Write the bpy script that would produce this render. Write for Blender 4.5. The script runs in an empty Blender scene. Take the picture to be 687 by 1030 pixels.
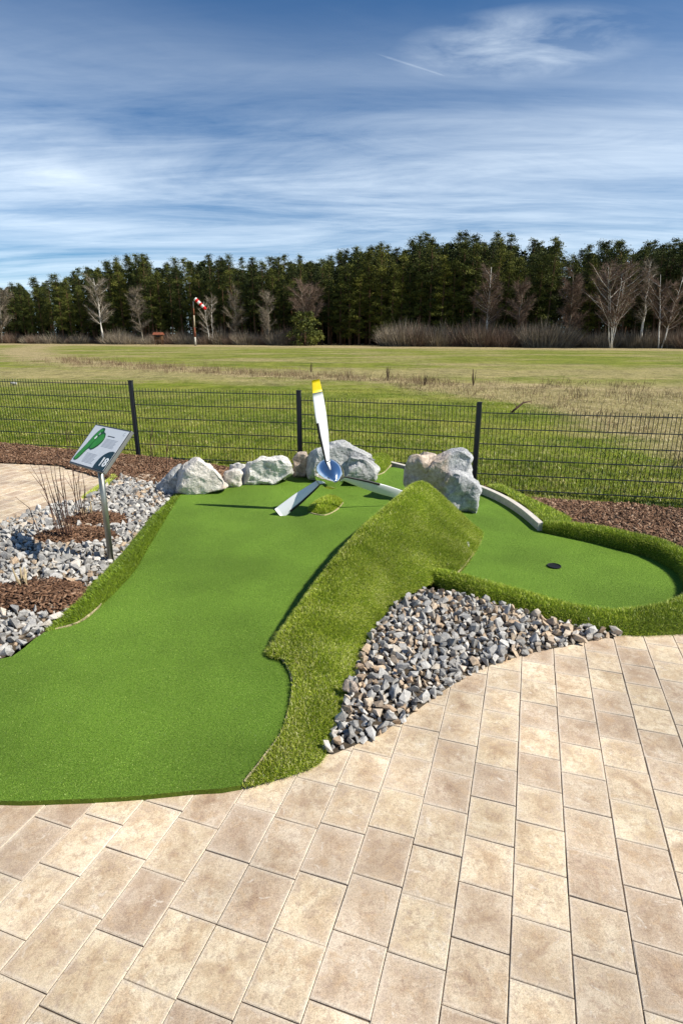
import bpy, math, random, numpy as np
from mathutils import Vector, Matrix, noise
from mathutils.geometry import delaunay_2d_cdt

random.seed(7); RNG = np.random.default_rng(7)
SC = bpy.context.scene
COL = SC.collection
R = math.radians

# ------------------------------------------------------------------ camera
CAM_H, FPX, PITCH = 1.65, 562.0, R(17.5)
cd = bpy.data.cameras.new('camera'); cam = bpy.data.objects.new('camera', cd); COL.objects.link(cam)
cam.location = (0, 0, CAM_H); cam.rotation_euler = (R(90) - PITCH, 0, 0)
cd.sensor_fit = 'VERTICAL'; cd.sensor_height = 36; cd.lens = 36 * FPX / 1030; cd.clip_end = 3000; cd.clip_start = .05
SC.camera = cam

def ray(px, py):                     # survey of the place: sight line through a point of the photograph
    u = (px - 343.5) / FPX; v = (py - 515) / FPX
    return Vector((u, math.cos(PITCH) - v * math.sin(PITCH), -(math.sin(PITCH) + v * math.cos(PITCH))))
def G(px, py, z=0.0):                # where that line meets height z
    d = ray(px, py); t = (CAM_H - z) / -d.z
    return Vector((0, 0, CAM_H)) + t * d
def Y(px, py, y):                    # where it meets the distance y
    d = ray(px, py); return Vector((0, 0, CAM_H)) + d * (y / d.y)
def ss(a, b, x):
    t = min(1, max(0, (x - a) / (b - a))); return t * t * (3 - 2 * t)
def lerp(a, b, t): return a + (b - a) * t
def hit(px, py, zf):
    z = 0
    for _ in range(25):
        p = G(px, py, z); z += .6 * (zf(p.x, p.y) - z)
    return G(px, py, z)

# ------------------------------------------------------------------ tagging
def tag(o, label=None, cat=None, group=None, kind=None):
    if label: o['label'] = label
    if cat: o['category'] = cat
    if group: o['group'] = group
    if kind: o['kind'] = kind
    return o
def empty(name, loc, rz=0):
    o = bpy.data.objects.new(name, None); o.empty_display_size = .2; COL.objects.link(o)
    o.location = loc; o.rotation_euler = (0, 0, rz); return o
def link(name, me, mat=None, parent=None):
    o = bpy.data.objects.new(name, me); COL.objects.link(o)
    if mat is not None and not me.materials: me.materials.append(mat)
    if parent: o.parent = parent
    return o
def np_mesh(name, verts, faces, smooth=False, tint=None, uv=None):
    """verts (N,3); faces (M,k) array of equal size, or a list of lists"""
    me = bpy.data.meshes.new(name)
    verts = np.asarray(verts, dtype=np.float32)
    if isinstance(faces, np.ndarray):
        M, k = faces.shape
        me.vertices.add(len(verts)); me.vertices.foreach_set('co', verts.ravel())
        me.loops.add(M * k); me.loops.foreach_set('vertex_index', faces.astype(np.int32).ravel())
        me.polygons.add(M); me.polygons.foreach_set('loop_start', np.arange(0, M * k, k, dtype=np.int32))
        me.update(calc_edges=True)
    else:
        me.from_pydata([tuple(map(float, v)) for v in verts], [], faces); me.update()
    if smooth: me.polygons.foreach_set('use_smooth', np.ones(len(me.polygons), dtype=bool))
    if tint is not None:
        a = me.attributes.new('tint', 'FLOAT', 'FACE'); a.data.foreach_set('value', np.asarray(tint, dtype=np.float32))
    if uv is not None:
        l = me.uv_layers.new(name='UVMap'); l.data.foreach_set('uv', np.asarray(uv, dtype=np.float32).ravel())
    return me
class MB:
    def __init__(s): s.v = []; s.f = []; s.t = []
    def add(s, vs, fs, t=0.5):
        n = len(s.v); s.v += [tuple(v) for v in vs]; s.f += [[i + n for i in f] for f in fs]; s.t += [t] * len(fs)
    def box(s, c, size, M=None, t=.5):
        x, y, z = (q / 2 for q in size)
        vs = [Vector((a, b, d)) for a in (-x, x) for b in (-y, y) for d in (-z, z)]
        if M: vs = [M @ v for v in vs]
        s.add([v + Vector(c) for v in vs], [[0,1,3,2],[4,6,7,5],[0,4,5,1],[2,3,7,6],[0,2,6,4],[1,5,7,3]], t)
    def tube(s, pts, rads, n=8, t=.5, cap=True):
        pts = [Vector(p) for p in pts]; rings = []
        if not hasattr(rads, '__len__'): rads = [rads] * len(pts)
        ref = None; vs = []
        for i, p in enumerate(pts):
            d = (pts[min(i + 1, len(pts) - 1)] - pts[max(i - 1, 0)]).normalized()
            if ref is None: ref = Vector((1, 0, 0)) if abs(d.x) < .8 else Vector((0, 1, 0))
            a = (ref - d * ref.dot(d)).normalized(); b = d.cross(a); ref = a
            for k in range(n):
                q = 2 * math.pi * k / n
                vs.append(p + (a * math.cos(q) + b * math.sin(q)) * rads[i])
        fs = [[i*n+k, i*n+(k+1) % n, (i+1)*n+(k+1) % n, (i+1)*n+k] for i in range(len(pts)-1) for k in range(n)]
        if cap: fs += [list(range(n))[::-1], [(len(pts)-1)*n+k for k in range(n)]]
        s.add(vs, fs, t)
    def mesh(s, name, smooth=False):
        return np_mesh(name, np.array(s.v), s.f, smooth, s.t)
    def build(s, name, mat, parent=None, smooth=False): return link(name, s.mesh(name, smooth), mat, parent)
def bevel(o, w=.004, n=2):
    m = o.modifiers.new('bevel', 'BEVEL'); m.width = w; m.segments = n; m.limit_method = 'ANGLE'; return o

# ------------------------------------------------------------------ materials
class NT:
    def __init__(s, name, rough=.8, spec=.3, metal=0.0):
        s.m = bpy.data.materials.new(name); s.m.use_nodes = True
        s.n = s.m.node_tree.nodes; s.l = s.m.node_tree.links
        s.b = s.n['Principled BSDF']
        s.b.inputs['Roughness'].default_value = rough; s.b.inputs['Specular IOR Level'].default_value = spec
        s.b.inputs['Metallic'].default_value = metal
    def node(s, t, **k):
        n = s.n.new(t)
        for a, v in k.items(): setattr(n, a, v)
        return n
    def put(s, sock, v):
        if hasattr(v, 'is_linked') or isinstance(v, bpy.types.NodeSocket): s.l.new(v, sock)
        else: sock.default_value = v
    def coord(s, kind='Object'): return s.node('ShaderNodeTexCoord').outputs[kind]
    def noise(s, vec, scale, detail=4, rough=.55, dist=0, out=0):
        n = s.node('ShaderNodeTexNoise'); s.put(n.inputs['Vector'], vec)
        n.inputs['Scale'].default_value = scale; n.inputs['Detail'].default_value = detail
        n.inputs['Roughness'].default_value = rough; n.inputs['Distortion'].default_value = dist
        return n.outputs[out]
    def mapping(s, vec, scale=(1, 1, 1), rot=(0, 0, 0), loc=(0, 0, 0)):
        n = s.node('ShaderNodeMapping'); s.put(n.inputs['Vector'], vec)
        n.inputs['Scale'].default_value = scale; n.inputs['Rotation'].default_value = rot; n.inputs['Location'].default_value = loc
        return n.outputs[0]
    def ramp(s, f, stops, interp='LINEAR'):
        n = s.node('ShaderNodeValToRGB'); s.put(n.inputs[0], f); e = n.color_ramp.elements; n.color_ramp.interpolation = interp
        while len(e) < len(stops): e.new(.5)
        for q, (p, c) in zip(e, stops):
            q.position = p; q.color = (*c, 1) if hasattr(c, '__len__') else (c, c, c, 1)
        return n.outputs[0]
    def mix(s, f, a, b, mode='MIX'):
        n = s.node('ShaderNodeMix', data_type='RGBA', blend_type=mode)
        s.put(n.inputs[0], f)
        for k, v in ((6, a), (7, b)): s.put(n.inputs[k], (*v, 1) if isinstance(v, tuple) and len(v) == 3 else v)
        return n.outputs[2]
    def math(s, op, a, b=0.0, c=0.0, clamp=False):
        n = s.node('ShaderNodeMath', operation=op); n.use_clamp = clamp
        s.put(n.inputs[0], a); s.put(n.inputs[1], b); s.put(n.inputs[2], c); return n.outputs[0]
    def attr(s, name): return s.node('ShaderNodeAttribute', attribute_name=name).outputs['Fac']
    def color(s, v): s.put(s.b.inputs['Base Color'], (*v, 1) if isinstance(v, tuple) else v); return s
    def bump(s, h, strength=.5, dist=.01):
        n = s.node('ShaderNodeBump'); n.inputs['Strength'].default_value = strength; n.inputs['Distance'].default_value = dist
        s.put(n.inputs['Height'], h); s.l.new(n.outputs[0], s.b.inputs['Normal']); return s
def plain(name, col, rough=.6, spec=.3, metal=0, var=.12, scale=30, bump=0):
    t = NT(name, rough, spec, metal); n = t.noise(t.coord(), scale, 4)
    lo = tuple(c * (1 - var) for c in col); hi = tuple(min(1, c * (1 + var)) for c in col)
    t.color(t.ramp(n, [(.3, lo), (.7, hi)]))
    if bump: t.bump(n, bump, .003)
    return t.m

M = {}
# concrete pavers: beige with brown cloudy centres, worn pale edges
t = NT('paver', .85, .25); uv = t.node('ShaderNodeUVMap').outputs[0]
sp = t.node('ShaderNodeSeparateXYZ'); t.put(sp.inputs[0], uv)
tn = t.attr('tint'); co = t.coord()
comb = t.node('ShaderNodeCombineXYZ'); t.put(comb.inputs[2], t.math('MULTIPLY', tn, 37.0))
vadd = t.node('ShaderNodeVectorMath', operation='ADD'); t.put(vadd.inputs[0], co); t.put(vadd.inputs[1], comb.outputs[0])
pv = vadd.outputs[0]
eu = t.math('MINIMUM', sp.outputs[0], t.math('SUBTRACT', 1.0, sp.outputs[0]))
ev = t.math('MINIMUM', sp.outputs[1], t.math('SUBTRACT', 1.0, sp.outputs[1]))
edge = t.math('MINIMUM', eu, ev)
n1 = t.noise(pv, 8.5, 6, .66, .5); n2 = t.noise(pv, 40, 6, .72, .4); n3 = t.noise(co, 420, 2, .7)
em = t.math('ADD', edge, t.math('MULTIPLY', t.math('SUBTRACT', n2, .5), .75))
em = t.math('ADD', em, t.math('MULTIPLY', t.math('SUBTRACT', n1, .5), .9))
inner = t.ramp(em, [(.0, 0.0), (.20, 1.0)])
body = t.ramp(n1, [(.30, (.37, .265, .18)), (.42, (.50, .39, .275)), (.52, (.60, .495, .365)), (.66, (.69, .60, .47))])
warm = t.ramp(t.math('FRACT', t.math('MULTIPLY', tn, 7.31)), [(0, (.80, .745, .735)), (.25, (.92, .88, .87)), (.6, (1.04, 1.02, .95)), (1, (1.14, 1.11, 1.06))])
body = t.mix(1.0, body, warm, 'MULTIPLY')
dirt = t.ramp(n2, [(.40, 1.0), (.50, 0.0)])
body = t.mix(t.math('MULTIPLY', dirt, .5), body, (.34, .235, .175))
n5 = t.noise(pv, 19, 5, .7, .8)
body = t.mix(t.ramp(n5, [(.54, 0.0), (.62, .5)]), body, (.49, .345, .215))
body = t.mix(t.ramp(n5, [(.32, .7), (.39, 0.0)]), body, (.69, .61, .51))
rim = t.ramp(t.math('ADD', edge, t.math('MULTIPLY', t.math('SUBTRACT', n2, .5), .16)), [(.005, .55), (.05, 0.0)])
c = t.mix(t.math('MULTIPLY', t.math('SUBTRACT', 1.0, inner), t.math('MULTIPLY', t.math('FRACT', t.math('MULTIPLY', tn, 13.7)), .42)), body, (.65, .55, .44))
c = t.mix(rim, c, (.66, .57, .46))
big = t.ramp(t.noise(co, 1.6, 4), [(.35, .80), (.65, 1.10)])
c = t.mix(1.0, c, big, 'MULTIPLY')
c = t.mix(1.0, c, t.ramp(n3, [(.3, .66), (.5, 1.0), (.7, 1.2)]), 'MULTIPLY')
n4 = t.noise(co, 150, 3, .7)
c = t.mix(1.0, c, t.ramp(n4, [(.3, .74), (.5, 1.0), (.75, 1.1)]), 'MULTIPLY')
t.color(c); t.bump(t.math('ADD', n3, t.math('MULTIPLY', n2, 1.5)), .35, .003); M['paver'] = t.m
M['joint'] = plain('joint_sand', (.16, .125, .09), .95, .1, var=.5, scale=60)

def turf(name, lo, mid, hi, sc=420, bs=.9, patch=1.2):
    t = NT(name, .8, .15); co = t.coord()
    f = t.noise(co, sc, 3, .7); g = t.noise(co, sc * .22, 3, .6); b = t.noise(co, patch, 3)
    c = t.ramp(f, [(.32, lo), (.5, mid), (.68, hi)])
    c = t.mix(1.0, c, t.ramp(g, [(.3, .80), (.7, 1.2)]), 'MULTIPLY')
    c = t.mix(1.0, c, t.ramp(b, [(.35, .80), (.65, 1.14)]), 'MULTIPLY')
    t.color(c); t.bump(t.math('ADD', f, g), bs, .006); return t.m
M['lane'] = turf('putting_turf', (.030, .070, .003), (.098, .200, .014), (.26, .37, .075))
M['pile'] = turf('pile_base', (.04, .07, .005), (.08, .12, .010), (.14, .18, .02), 300, .7)
def blade_mat(name, cols, rough=.45, spec=.35):
    t = NT(name, rough, spec); tn = t.attr('tint')
    n = len(cols); c = t.ramp(tn, [(i / (n - 1), q) for i, q in enumerate(cols)])
    c = t.mix(1.0, c, t.ramp(t.noise(t.coord(), 4, 3), [(.35, .85), (.65, 1.12)]), 'MULTIPLY')
    c = t.mix(1.0, c, t.ramp(t.noise(t.coord(), 1.2, 3), [(.35, .80), (.65, 1.14)]), 'MULTIPLY')
    t.color(c)
    if 'needle' in name:
        rn = t.node('ShaderNodeObjectInfo').outputs['Random']
        t.color(t.mix(1.0, c, t.ramp(rn, [(0, (.62, .66, .62)), (.4, (.95, .92, .90)), (.75, (1.15, 1.05, .95)), (1, (1.35, 1.2, 1.0))]), 'MULTIPLY'))
    return t.m
M['blade'] = blade_mat('pile_fibre', [(.08, .135, .005), (.22, .32, .014), (.40, .49, .036), (.60, .63, .12), (.86, .81, .44)])
M['lane_blade'] = blade_mat('short_fibre', [(.022, .060, .002), (.070, .158, .008), (.145, .26, .020), (.28, .40, .06), (.54, .62, .20)])
M['meadow_blade'] = blade_mat('meadow_grass_blade', [(.04, .075, .005), (.115, .165, .012), (.215, .245, .025), (.36, .34, .09), (.52, .45, .21)])
M['straw'] = blade_mat('dry_straw', [(.085, .05, .032), (.19, .125, .075), (.34, .26, .15), (.48, .40, .26)], .8, .1)

# the meadow: mown green, worn tan strips, dead weeds on a diagonal band
t = NT('meadow', .95, .05); co = t.coord(); s_ = t.node('ShaderNodeSeparateXYZ'); t.put(s_.inputs[0], co)
X, YY = s_.outputs[0], s_.outputs[1]
a = t.noise(t.mapping(co, (.55, 1, 1)), .42, 8, .68); b = t.noise(co, 7, 5, .7); f = t.noise(co, 45, 3, .7); far = t.noise(t.mapping(co, (.5, 1, 1)), .13, 7, .68)
green = t.ramp(a, [(.33, (.08, .125, .010)), (.5, (.155, .195, .019)), (.66, (.26, .26, .05))])
green = t.mix(t.ramp(b, [(.5, 0.0), (.68, .75)]), green, (.29, .25, .10))
dry = t.ramp(b, [(.3, (.17, .12, .062)), (.5, (.34, .27, .14)), (.7, (.52, .43, .26))])
def band(v, c0, w, soft):     # 1 inside |v-c0|<w
    d = t.math('ABSOLUTE', t.math('SUBTRACT', v, c0))
    return t.math('SUBTRACT', 1.0, t.math('DIVIDE', t.math('SUBTRACT', d, w), soft), clamp=True)
wob = t.math('MULTIPLY', t.math('SUBTRACT', a, .5), 1.0)
# weed band: follows log(y) against x
ly = t.math('LOGARITHM', YY, math.e)
mline = t.math('ADD', 3.37, t.math('MULTIPLY', X, -.0225))       # x=-27:y=54  x=2:y=27
md = t.math('ADD', t.math('SUBTRACT', ly, mline), t.math('MULTIPLY', wob, .5))
weedfac = band(md, 0.02, .05, .08)
rx = t.math('ADD', t.math('ADD', t.math('SUBTRACT', X, 5.2), t.math('MULTIPLY', t.math('MAXIMUM', t.math('SUBTRACT', YY, 18.0), 0.0), .55)), t.math('MULTIPLY', wob, 5))
rightfac = t.math('MULTIPLY', t.math('DIVIDE', rx, 1.3, clamp=True), t.math('SUBTRACT', 1.0, t.math('DIVIDE', t.math('SUBTRACT', YY, 24.0), 6.0, clamp=True), clamp=True))
rightfac = t.math('MULTIPLY', rightfac, t.math('DIVIDE', t.math('SUBTRACT', X, .5), 2.5, clamp=True))
tan1 = band(t.math('ADD', YY, t.math('MULTIPLY', wob, 22)), 34, 3, 4)
edgef = t.math('DIVIDE', t.math('SUBTRACT', t.math('ADD', t.math('ADD', YY, t.math('MULTIPLY', X, .42)), t.math('MULTIPLY', wob, 26)), 99.0), 9.0, clamp=True)
spread = t.ramp(far, [(.46, 0.0), (.62, .8)])
fac = t.math('MAXIMUM', t.math('MAXIMUM', weedfac, t.math('MULTIPLY', rightfac, .9)), t.math('MAXIMUM', t.math('MULTIPLY', tan1, .75), edgef))
fac = t.math('MAXIMUM', fac, t.math('MULTIPLY', spread, t.math('DIVIDE', t.math('SUBTRACT', YY, 16.0), 10.0, clamp=True)))
fac = t.math('MULTIPLY', fac, t.ramp(b, [(.25, .65), (.6, 1.0)]))
farg = t.mix(t.math('DIVIDE', t.math('SUBTRACT', YY, 22.0), 30.0, clamp=True), green, t.mix(.2, green, (.17, .165, .06)))
c = t.mix(fac, farg, dry)
c = t.mix(1.0, c, t.ramp(f, [(.3, .68), (.7, 1.25)]), 'MULTIPLY')
c = t.mix(1.0, c, t.ramp(t.noise(t.mapping(co, (1, .45, 1)), 1.7, 7, .75), [(.34, .62), (.5, 1.0), (.68, 1.28)]), 'MULTIPLY')
t.color(c); t.bump(t.math('ADD', b, f), .6, .06); M['meadow'] = t.m

def rock_mat(name, cols, vein=(.72, .71, .69), veinamt=.5, tan=None, tanlo=.5):
    t = NT(name, .88, .25); co = t.coord()
    n = t.noise(co, 5.5, 7, .68, .6); m = t.noise(co, 38, 5, .75); v = t.noise(t.mapping(co, (2.2, 1, 1), (.4, .7, .3)), 6, 6, .7, 1.4)
    c = t.ramp(n, [(.30, cols[0]), (.5, cols[1]), (.66, cols[2])])
    if tan: c = t.mix(t.ramp(t.noise(co, 3.1, 4, .6), [(tanlo, 0.0), (tanlo + .1, .85)]), c, tan)
    c = t.mix(t.math('MULTIPLY', t.ramp(v, [(.47, 0.0), (.505, 1.0), (.54, 0.0)]), veinamt), c, vein)
    c = t.mix(1.0, c, t.ramp(m, [(.32, .62), (.5, 1.0), (.7, 1.22)]), 'MULTIPLY')
    t.color(c); t.bump(t.math('ADD', n, t.math('MULTIPLY', m, .6)), .9, .03); return t.m
M['rock_grey'] = rock_mat('grey_rock', [(.19, .195, .205), (.35, .355, .36), (.52, .52, .51)])
M['rock_pale'] = rock_mat('pale_rock', [(.42, .385, .345), (.63, .58, .525), (.77, .72, .66)], (.83, .80, .76), .35, (.60, .47, .39), .55)
M['rock_white'] = rock_mat('white_grey_rock', [(.38, .37, .345), (.58, .56, .53), (.73, .71, .67)], (.78, .78, .77), .6)
M['rock_mixed'] = rock_mat('mixed_rock', [(.21, .22, .235), (.35, .36, .375), (.50, .50, .51)], (.72, .71, .70), .45)
M['rock_tan'] = rock_mat('tan_rock', [(.25, .19, .15), (.41, .33, .27), (.56, .49, .43)], (.66, .60, .55), .3)
M['rock_two_tone'] = rock_mat('two_tone_rock', [(.22, .225, .24), (.37, .375, .39), (.52, .52, .525)], (.74, .73, .72), .45)
t = NT.__new__(NT); t.m = M['rock_two_tone']; t.n, t.l = t.m.node_tree.nodes, t.m.node_tree.links; t.b = t.n['Principled BSDF']
src = t.b.inputs['Base Color'].links[0].from_socket; co = t.coord(); sx = t.node('ShaderNodeSeparateXYZ'); t.put(sx.inputs[0], co)
mk = t.math('ADD', sx.outputs[0], t.math('MULTIPLY', t.math('SUBTRACT', t.noise(co, 6, 5, .6), .5), .22)); fine = t.ramp(t.noise(co, 30, 5, .7), [(.3, (.34, .265, .205)), (.5, (.52, .425, .345)), (.7, (.66, .57, .49))])
t.color(t.mix(t.math('MULTIPLY', t.math('ADD', mk, .055), 14.0, clamp=True), fine, src))
t = NT('gravel', .85, .3); tn = t.attr('tint'); co = t.coord()
c = t.ramp(tn, [(0, (.20, .19, .18)), (.18, (.31, .30, .285)), (.38, (.44, .425, .405)), (.55, (.57, .55, .52)), (.66, (.40, .35, .29)), (.8, (.42, .30, .20)), (.9, (.50, .39, .28)), (1, (.60, .57, .53))])
c = t.mix(1.0, c, t.ramp(t.noise(co, 70, 5, .7), [(.3, .62), (.7, 1.22)]), 'MULTIPLY')
t.color(c); t.bump(t.noise(co, 120, 4, .7), .5, .006); M['gravel'] = t.m
M['backing'] = plain('turf_backing', (.40, .34, .20), .9, .1, var=.4, scale=40)
M['soil'] = plain('soil', (.07, .055, .04), .98, .1, var=.4, scale=40, bump=.5)
M['bark'] = blade_mat('bark_chip', [(.05, .028, .017), (.11, .058, .034), (.18, .10, .06), (.27, .165, .105), (.42, .30, .21)], .85, .15)
M['concrete'] = plain('pale_concrete', (.56, .52, .46), .9, .2, var=.14, scale=25, bump=.3)
M['anthracite'] = plain('anthracite_paint', (.012, .016, .022), .42, .45, var=.1)
M['steel'] = plain('brushed_steel', (.30, .30, .27), .38, .5, .85, var=.08)
M['sign_edge'] = plain('sign_frame_grey', (.20, .20, .19), .45, .5, .5, var=.06)
M['sign_white'] = plain('sign_face_white', (.68, .70, .72), .35, .5, var=.02)
M['sign_dark'] = plain('sign_dark_teal', (.012, .035, .04), .35, .5, var=.05)
M['sign_green'] = plain('sign_green', (.035, .26, .02), .35, .5, var=.12)
M['sign_green_dark'] = plain('sign_green_dark', (.01, .075, .015), .35, .5, var=.1)
M['sign_text'] = plain('sign_text_grey', (.30, .32, .36), .4, .4, var=.05)
M['sign_line'] = plain('sign_line_black', (.05, .06, .07), .4, .4, var=.05)
M['sign_lettering'] = plain('sign_white_print', (.80, .82, .82), .35, .5, var=.01)
M['blade_white'] = plain('blade_white_paint', (.76, .77, .80), .28, .5, var=.04, scale=9)
M['blade_grey'] = plain('blade_back_dark', (.03, .03, .035), .4, .5)
M['yellow'] = plain('blade_tip_yellow', (.80, .60, .01), .35, .5, var=.05)
M['rubber'] = plain('black_rubber', (.012, .012, .014), .5, .4)
t = NT('chrome', .11, .5, 1.0); t.color(t.ramp(t.noise(t.coord(), 6, 3), [(.3, (.78, .79, .82)), (.7, (.90, .90, .92))])); M['chrome'] = t.m
M['cup'] = plain('hole_cup_black', (.006, .006, .007), .6, .3)
M['twig'] = blade_mat('twig_bark', [(.06, .035, .028), (.10, .055, .042), (.15, .09, .065)], .75, .2)
M['pine_trunk'] = NT('pine_bark', .9, .1).color((.13, .075, .045)).m
M['needle'] = blade_mat('pine_needles', [(.012, .020, .005), (.042, .058, .012), (.090, .112, .021), (.16, .175, .038)], .7, .2)
M['needle_light'] = blade_mat('pine_needles_olive', [(.028, .036, .008), (.078, .094, .015), (.14, .155, .026), (.21, .22, .050)], .7, .2)
M['birch_bark'] = plain('birch_bark', (.70, .66, .60), .8, .2, var=.25, scale=1.5)
M['grey_bark'] = plain('grey_bark', (.23, .20, .16), .9, .1, var=.3, scale=2)
M['twig_red'] = blade_mat('reddish_twigs', [(.10, .066, .05), (.18, .125, .095), (.27, .195, .15)], .9, .1)
M['twig_grey'] = blade_mat('grey_twigs', [(.13, .105, .078), (.24, .20, .15), (.36, .305, .235)], .9, .1)
M['white_paint'] = plain('white_paint', (.72, .70, .66), .6, .3)
M['rust'] = plain('rusty_red_paint', (.20, .065, .035), .8, .2, var=.4, scale=3)
M['cream'] = plain('weathered_cream_paint', (.40, .33, .23), .8, .2, var=.3, scale=2)
M['mast_pale'] = plain('weathered_mast_paint', (.40, .37, .32), .8, .2, var=.3, scale=2)
M['sock_red'] = plain('windsock_red', (.62, .02, .02), .7, .2)
M['sock_white'] = plain('windsock_white', (.66, .65, .63), .7, .2)
M['hut'] = plain('dark_brown_boards', (.10, .055, .03), .9, .1, var=.3, scale=4)

# ------------------------------------------------------------------ heights
def zl(x, y):        # putting lane: rises from the paving to the propeller, falls away to the hole on the right
    A = .022 + .03 * ss(2.2, 4.6, y)
    return lerp(A, -.03, ss(.55, 1.5, x))
def zf(x, y):        # meadow
    near = -.25 - .033 * max(-9, min(7, x)); b = .02 * noise.noise(Vector((x * .5, y * .5, 0)))
    return lerp(near, -.45, ss(9, 26, y)) + b * ss(9, 12, y)
def zg(x, y):        # ground right round the course
    if x < -.5: return lerp(0.0, zf(x, y), ss(6.9, 8.6, y))
    return lerp(-.02, zf(x, y), ss(3.8 , 6.9, y + .25 * max(0, x - 1)))

def dist_poly(P, poly, closed=True):
    d = np.full(len(P), 1e9)
    n = len(poly)
    for i in range(n if closed else n - 1):
        a, b = poly[i], poly[(i + 1) % n]; ab = b - a; L = max(1e-12, ab @ ab)
        t = np.clip(((P - a) @ ab) / L, 0, 1); q = a + t[:, None] * ab
        d = np.minimum(d, np.hypot(*(P - q).T))
    return d
def inside(P, poly):
    x, y = P.T; r = np.zeros(len(P), bool); n = len(poly)
    for i in range(n):
        (x1, y1), (x2, y2) = poly[i], poly[(i + 1) % n]
        c = ((y1 > y) != (y2 > y))
        with np.errstate(divide='ignore', invalid='ignore'): xi = (x2 - x1) * (y - y1) / (y2 - y1) + x1
        r ^= c & (x < xi)
    return r
def resample(pts, step, closed=True, smooth=True):
    """Catmull-Rom through the points, then even spacing"""
    P = np.array([tuple(p) for p in pts], float); n = len(P); out = []
    for i in range(n if closed else n - 1):
        if closed: a, b, c, d = P[i - 1], P[i], P[(i + 1) % n], P[(i + 2) % n]
        else: a, b, c, d = P[max(i - 1, 0)], P[i], P[i + 1], P[min(i + 2, n - 1)]
        m = max(1, int(np.linalg.norm(c - b) / step))
        for k in range(m):
            t = k / m
            if smooth: out.append(.5 * ((2*b) + (-a + c)*t + (2*a - 5*b + 4*c - d)*t*t + (-a + 3*b - 3*c + d)*t**3))
            else: out.append(b + (c - b) * t)
    if not closed: out.append(P[-1])
    return np.array(out)
def patch(bound, step, zfun=None, bulge=0, scale=.2, ridge=None, rough=0):
    """surface over a closed 3D outline (already sampled); heights relaxed inside or from zfun. returns verts, tris"""
    B = np.asarray(bound); lo, hi = B[:, :2].min(0), B[:, :2].max(0)
    gx, gy = np.meshgrid(np.arange(lo[0], hi[0], step), np.arange(lo[1], hi[1], step * .866))
    gx = gx + (np.arange(gx.shape[0]) % 2)[:, None] * step * .5
    P = np.c_[gx.ravel(), gy.ravel()]; P = P[inside(P, B[:, :2])]
    P = P[dist_poly(P, B[:, :2]) > step * .55]
    fixed = [B]
    edges = []
    if ridge is not None:
        P = P[dist_poly(P, ridge[:, :2], False) > step * .5]; fixed.append(ridge)
        edges = [(len(B) + i, len(B) + i + 1) for i in range(len(ridge) - 1)]
    F = np.vstack(fixed); V2 = np.vstack([F[:, :2], P])
    vo, eo, fo, ov, oe, of = delaunay_2d_cdt([Vector(v) for v in V2], edges, [list(range(len(B)))], 1, 1e-6, True)
    V = np.zeros((len(vo), 3)); V[:, :2] = [tuple(v) for v in vo]
    fx = np.zeros(len(vo), bool)
    for i, src in enumerate(ov):
        src = [s for s in src if s < len(F)]
        if src: V[i, 2] = F[src[0], 2]; fx[i] = True
    T = np.array([f for f in fo if len(f) == 3])
    T = T[inside(V[T][:, :, :2].mean(1), B[:, :2])]
    used = np.unique(T); remap = -np.ones(len(V), int); remap[used] = np.arange(len(used)); V, fx, T = V[used], fx[used], remap[T]
    if zfun is not None:
        for i in range(len(V)):
            if not fx[i]: V[i, 2] = zfun(V[i, 0], V[i, 1])
    else:
        E = np.unique(np.sort(np.vstack([T[:, [0, 1]], T[:, [1, 2]], T[:, [2, 0]]]), 1), axis=0)
        V[~fx, 2] = F[:, 2].mean()
        deg = np.bincount(E.ravel(), minlength=len(V))
        for _ in range(900):
            s = np.bincount(E[:, 0], V[E[:, 1], 2], len(V)) + np.bincount(E[:, 1], V[E[:, 0], 2], len(V))
            z = s / np.maximum(deg, 1); V[~fx, 2] = z[~fx]
    d = dist_poly(V[:, :2], B[:, :2])
    V[:, 2] += np.where(fx, 0, bulge * (1 - np.exp(-d / scale)))
    if rough:
        for i in range(len(V)):
            if not fx[i]: V[i, 2] += rough * noise.noise(Vector((V[i, 0] * 9, V[i, 1] * 9, 3))) * min(1, d[i] / .05)
    # upward winding
    a, b, c = V[T[:, 0]], V[T[:, 1]], V[T[:, 2]]
    nz = np.cross(b - a, c - a)[:, 2]; T[nz < 0] = T[nz < 0][:, ::-1]
    return V, T
def scatter(V, T, n, weight=None):
    a, b, c = V[T[:, 0]], V[T[:, 1]], V[T[:, 2]]
    nr = np.cross(b - a, c - a); ar = np.linalg.norm(nr, axis=1); w = ar.copy()
    if weight is not None: w *= weight((a + b + c) / 3)
    i = RNG.choice(len(T), n, p=w / w.sum()); u = RNG.random((n, 2)); k = u.sum(1) > 1; u[k] = 1 - u[k]
    P = a[i] + u[:, :1] * (b - a)[i] + u[:, 1:] * (c - a)[i]
    return P, nr[i] / np.maximum(ar[i], 1e-9)[:, None]
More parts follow.
